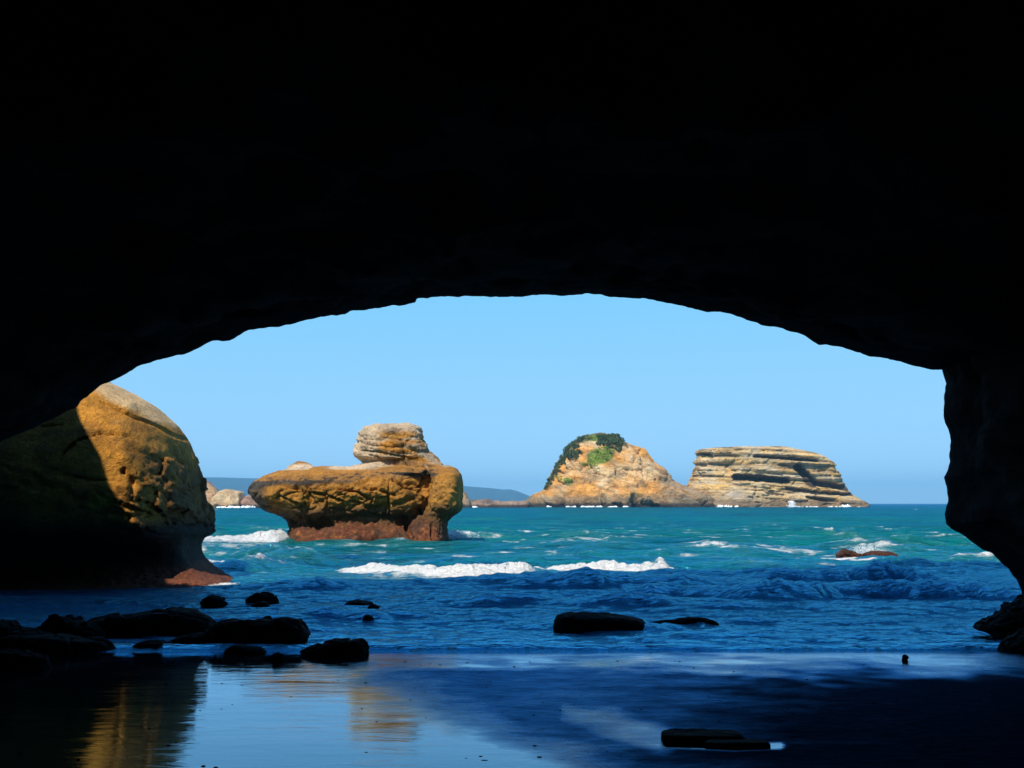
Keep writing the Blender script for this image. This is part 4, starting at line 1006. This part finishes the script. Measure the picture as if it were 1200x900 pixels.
# ------------------------------------------------------------------ boulders in the shallows and on the sand
def ground(x, y):
    return float(max(0.0 if y > SHORE else -9, sand_z(np.array([x]), np.array([y]))[0]))
def depth_at(py):
    """depth of the ground surface (sand or sea) at row py"""
    D = DW(py)
    if py < 763: return D
    v = (450.0 - py) / F; m_ = (SP + v * CP) / (CP - v * SP)
    return (SLOPE * SHORE - H) / (m_ + SLOPE)
def boulder(x0, x1, ytop, ybase, label, seed, prof=None, e=2.8, depth=.5, vox=None, group=None, rough=1.0, name='boulder', mat=None, cat='boulder', paint=None, lean=0):
    """front foot seen at row ybase; prof: list of (height fraction, left fraction, right fraction)"""
    D = depth_at(ybase)
    sc = F / D
    w = (x1 - x0) / sc
    hd = w * depth / 2
    Dc = D + hd
    rs_ = random.Random(seed); a_ = rs_.uniform(.15, .5)
    prof = prof or [(1, a_, a_ + .25), (.88, a_ * .7, a_ + .38), (.65, a_ * .35, .93), (.35, .02, .98), (0, -.01, 1.01)]
    zt = P(0, ytop, Dc)[2]; zb = ground(0, Dc) if D > SHORE else SLOPE * (SHORE - Dc)
    rows = []
    for hf, a, b_ in prof:
        z = zb + (zt - zb) * hf
        rows.append((z, x0 + (x1 - x0) * a, x0 + (x1 - x0) * b_, hd * min(1, .45 + .55 * (1 - hf) ** .5 + .25), hd * 1.0))
    rows.append((zb - .35 * max(.3, w * .3), rows[-1][1], rows[-1][2], hd, hd))
    # rows in world heights: build directly
    R = resample(rows, 26)
    na = 44
    a = np.linspace(0, 2 * np.pi, na, endpoint=False)
    ex = np.sign(np.cos(a)) * np.abs(np.cos(a)) ** (2 / e); ey = np.sign(np.sin(a)) * np.abs(np.sin(a)) ** (2 / e)
    V = []
    for z, xl, xr, df, db_ in R:
        xa = (xl - 600) / F * Dc / 1.0 * 1.0; xb = (xr - 600) / F * Dc
        pitch_corr = CP + (z - H) / Dc * SP
        xa *= pitch_corr; xb *= pitch_corr
        V.append(np.stack([(xa + xb) / 2 + ex * (xb - xa) / 2, Dc + np.where(ey < 0, ey * df, ey * db_), np.full(na, z)], 1))
    V = np.concatenate(V); nz = 26
    tv, bv = len(V), len(V) + 1
    V = np.vstack([V, V[:na].mean(0), V[-na:].mean(0)])
    i = np.arange(na); j = (i + 1) % na; o = (nz - 1) * na
    caps = np.concatenate([np.stack([np.full(na, tv), j, i, i], 1), np.stack([np.full(na, bv), o + i, o + j, o + j], 1)])
    vx = vox or max(.012, w / 90)
    def dp(c, nn):
        h_ = zt - zb
        s = 1.6 / max(w, .3)
        d = fbm(c[:, 0] * s * 1.6, c[:, 1] * s * 1.6, c[:, 2] * s * 2.2, 5, seed, .6) * min(h_, w) * .26 * rough
        e_, v_ = cells(c[:, 0] * s * 2.2, c[:, 1] * s * 2.2, c[:, 2] * s * 4.5 + .3 * d, seed)
        d = d + ((v_ - .5) * .42 - .16 * sstep(.10, 0, e_)) * min(h_, w) * rough
        e_, v_ = cells(c[:, 0] * s * 5.5, c[:, 1] * s * 5.5, c[:, 2] * s * 11, seed + 5)
        d = d + ((v_ - .5) * .16 - .07 * sstep(.10, 0, e_)) * min(h_, w)
        return c + nn * d[:, None] * (.5 + .5 * sstep(.1, .6, np.abs(nn[:, 1])))[:, None]
    ob = rock(name, [(V, grid_faces(nz, na, True), caps)], vx, mat or M_WET, dp, paint, 1)
    return thing(ob, label, cat, group)

flat = [(1, .06, .80), (.9, .02, .9), (.6, 0, .97), (.3, 0, 1), (0, .01, 1.0)]
boulder(649, 758, 720, 742, 'dark flat-topped boulder lying alone in the shallows, center of the cave mouth', 601, [(1, .07, .55), (.93, .03, .74), (.75, .01, .9), (.5, 0, .97), (.2, -.01, 1), (0, -.01, 1)], 3.2, .55, rough=.45)
boulder(96, 256, 714, 748, 'long low humped boulder, widest of the dark rocks at the left shore', 602, [(1, .52, .68), (.9, .42, .82), (.7, .2, .92), (.5, .08, .97), (.2, 0, 1), (0, 0, 1)], 2.6, .5)
boulder(48, 122, 724, 754, 'jagged dark boulder left of the long humped one on the shore', 603, [(1, .28, .42), (.85, .2, .6), (.5, .08, .85), (.2, 0, .97), (0, 0, 1)], 2.4, .7, rough=1.3)
boulder(-30, 52, 730, 762, 'dark boulder cut by the left picture edge near the shoreline', 604, None, 2.6, .6)
boulder(233, 361, 727, 758, 'broad flat-topped dark boulder at the right end of the shore rocks', 605, [(1, .3, .80), (.88, .18, .90), (.6, .1, .95), (.35, .0, 1), (0, 0, 1)], 2.4, .5, rough=1.2)
boulder(-20, 132, 744, 766, 'long dark ledge low on the shore under the jagged boulder at far left', 641, None, 2.2, .4, rough=1.3)
boulder(196, 262, 744, 757, 'low rock wedged between the long humped and the broad flat boulder', 642, None, 2.2, .6, rough=1.3)
boulder(352, 430, 751, 770, 'low dark slab boulder on the wet sand edge, right of the broad flat one', 606, [(1, .45, .93), (.8, .3, .99), (.5, .12, 1), (.25, 0, 1), (0, 0, 1)], 2.6, .5, rough=1.2)
boulder(153, 202, 751, 762, 'small low rock on wet sand in front of the long humped boulder', 607, None, 2.5, .7)
boulder(263, 312, 757, 767, 'thin dark rock at the sand edge below the broad flat boulder', 608, None, 2.6, .6)
boulder(316, 334, 765, 775, 'fist-sized dark stone on wet sand between two flat boulders', 609, None, 2.4, .8)
boulder(236, 264, 698, 708, 'small dark rock awash just right of the big left rock foot', 610, None, 2.4, .8)
boulder(289, 326, 695, 706, 'small dark rounded rock awash, upper of two close together', 611, None, 2.6, .7)
boulder(295, 316, 705, 713, 'tiny dark rock awash just below the rounded one', 612, None, 2.4, .8)
boulder(404, 438, 704, 711, 'low rock almost covered by water near the middle left', 613, None, 2.4, .8)
boulder(430, 449, 709, 717, 'small dark rock touching the nearly covered one, to its right', 614, None, 2.4, .8)
boulder(425, 438, 721, 727, 'tiny isolated dark rock in the shallows above the slab boulder', 615, None, 2.4, .8)
boulder(755, 846, 723, 738, 'low dark rock added in place of a dark wave, reaching right from the flat-topped lone boulder', 643, [(1, .55, .75), (.8, .3, .86), (.5, .08, .95), (.2, 0, 1), (0, 0, 1)], 2.2, .3, rough=1.3)  # rock added to give the dark band of a wave crest
boulder(1143, 1290, 694, 752, 'black wave-worn boulder at the foot of the right cave wall', 616, [(1, .5, .7), (.85, .4, .8), (.6, .22, .9), (.42, .12, .96), (.3, .02, 1), (.15, .0, 1), (0, .16, 1)], 2.4, .6, rough=.55)
boulder(1176, 1300, 735, 768, 'nearest black rock at the right edge beside the wave-worn boulder', 617, None, 2.4, .6, rough=.55)
boulder(1057, 1064, 767.5, 775, 'tiny upright dark stone standing alone on the wet sand at right', 618, [(1, .1, .9), (.6, 0, 1), (0, 0, 1)], 3, .9, cat='stone', name='stone')
boulder(775, 871, 858.5, 871.5, 'larger flat dark slab lying on the sand, left one of the pair', 619, [(1, .03, .93), (.8, .0, .99), (.3, 0, 1), (0, .0, 1)], 4.2, .45, cat='slab', name='rock_slab', rough=.4)
boulder(826, 902, 868.5, 877, 'thinner dark slab overlapping the front of the larger one on the sand', 620, [(1, .04, .95), (.7, .0, 1), (.3, 0, 1), (0, .0, 1)], 4.0, .3, cat='slab', name='rock_slab', rough=.4)
boulder(-20, 60, 762, 785, 'dark rock on the sand at the far left under the cave wall', 621, None, 2.4, .5)

# half-drowned reef with spray
def paint_reef(c, nn):
    return mixc(np.array([.11, .045, .028]), np.array([.045, .025, .02]), sstep(-.1, .3, fbm(c[:, 0] * 2, c[:, 1] * 2, c[:, 2] * 2, 4, 640)))
boulder(981, 1010, 644.5, 653, 'low red-brown reef rock breaking the surf, left lump with spray beside it', 630, [(1, .2, .5), (.8, .1, .7), (.4, 0, .9), (0, 0, 1)], 2.4, .8, mat=M_STACK, paint=paint_reef, cat='reef', name='reef_rock')
boulder(1010, 1052, 646, 651.5, 'flat red-brown reef rock right of the spray', 631, [(1, .3, .6), (.8, .15, .8), (.4, 0, .95), (0, 0, 1)], 2.4, .6, mat=M_STACK, paint=paint_reef, cat='reef', name='reef_rock')

# ------------------------------------------------------------------ spray and lumpy foam on the breakers
def spray(name, label, pts, n_, spread, h, r0, r1, seed, zfun=None):
    rg_ = random.Random(seed); it = []
    for _ in range(n_):
        i_ = rg_.randrange(len(pts)); x, y, s = pts[i_]
        if i_ + 1 < len(pts):
            t = rg_.random(); x += (pts[i_ + 1][0] - x) * t; y += (pts[i_ + 1][1] - y) * t; s += (pts[i_ + 1][2] - s) * t
        D = DW(y); q = P(x, y, D)
        if rg_.random() > s: continue
        rr = rg_.uniform(r0, r1) * rg_.uniform(.4, 1)
        zz = max(0, h * s * rg_.random() ** 1.6)
        it.append((q[0] + rg_.gauss(0, spread), D + rg_.gauss(0, spread) + .2, zz, rr * 1.4, rr, rr))
    o = blob_mesh(name, it, M_FOAM, seed, 1, .4)
    return thing(o, label, 'sea foam', kind='stuff')
spray('spray', 'white spray thrown up between the two low reef rocks', [(1004, 650, .5), (1012, 650, .9), (1020, 650, 1), (1028, 650, .5)], 4200, .38, .50, .005, .018, 701)
spray('spray', 'white splash at the right foot of the sea stack', [(524, 632, 1), (530, 631, .7), (545, 631, .5)], 4200, .5, .9, .008, .035, 702)
spray('spray', 'white wash curling round the foot of the big left rock', [(238, 690, .5), (250, 688, .8), (262, 686, .6)], 2600, .16, .10, .004, .014, 703)

# small dark pebbles and weed scraps on the sand
it = []
for _ in range(260):
    x = random.uniform(-7, 7.5); y = random.uniform(5.5, 17.5)
    r = random.uniform(.004, .013)
    it.append((x, y, SLOPE * (SHORE - y) + .002, r * random.uniform(1, 2.6), r, r * .5))
o = blob_mesh('pebbles', it, M_WET, 9, 1, .3)
thing(o, 'small dark pebbles and weed scraps scattered over the wet sand', 'pebbles', kind='stuff')

# ------------------------------------------------------------------ sea air
HAZE = True
if HAZE:
    x0, x1, y0, y1, z0, z1 = -71000, 71000, -60, 20500, -4, 420
    vs = [(x, y, z) for x in (x0, x1) for y in (y0, y1) for z in (z0, z1)]
    fs = [(0, 1, 3, 2), (4, 6, 7, 5), (0, 4, 5, 1), (2, 3, 7, 6), (0, 2, 6, 4), (1, 5, 7, 3)]
    m = bpy.data.materials.new('haze'); m.use_nodes = True; n = m.node_tree.nodes; n.clear()
    out = n.new('ShaderNodeOutputMaterial'); pv = n.new('ShaderNodeVolumePrincipled')
    pv.inputs['Color'].default_value = (.28, .66, 1.0, 1); pv.inputs['Density'].default_value = 8e-5; pv.inputs['Anisotropy'].default_value = .0
    m.node_tree.links.new(pv.outputs[0], out.inputs['Volume'])
    hz = mesh_obj('haze', vs, fs, m, smooth=False)
    hz['kind'] = 'stuff'; hz['label'] = 'thin blue sea haze'
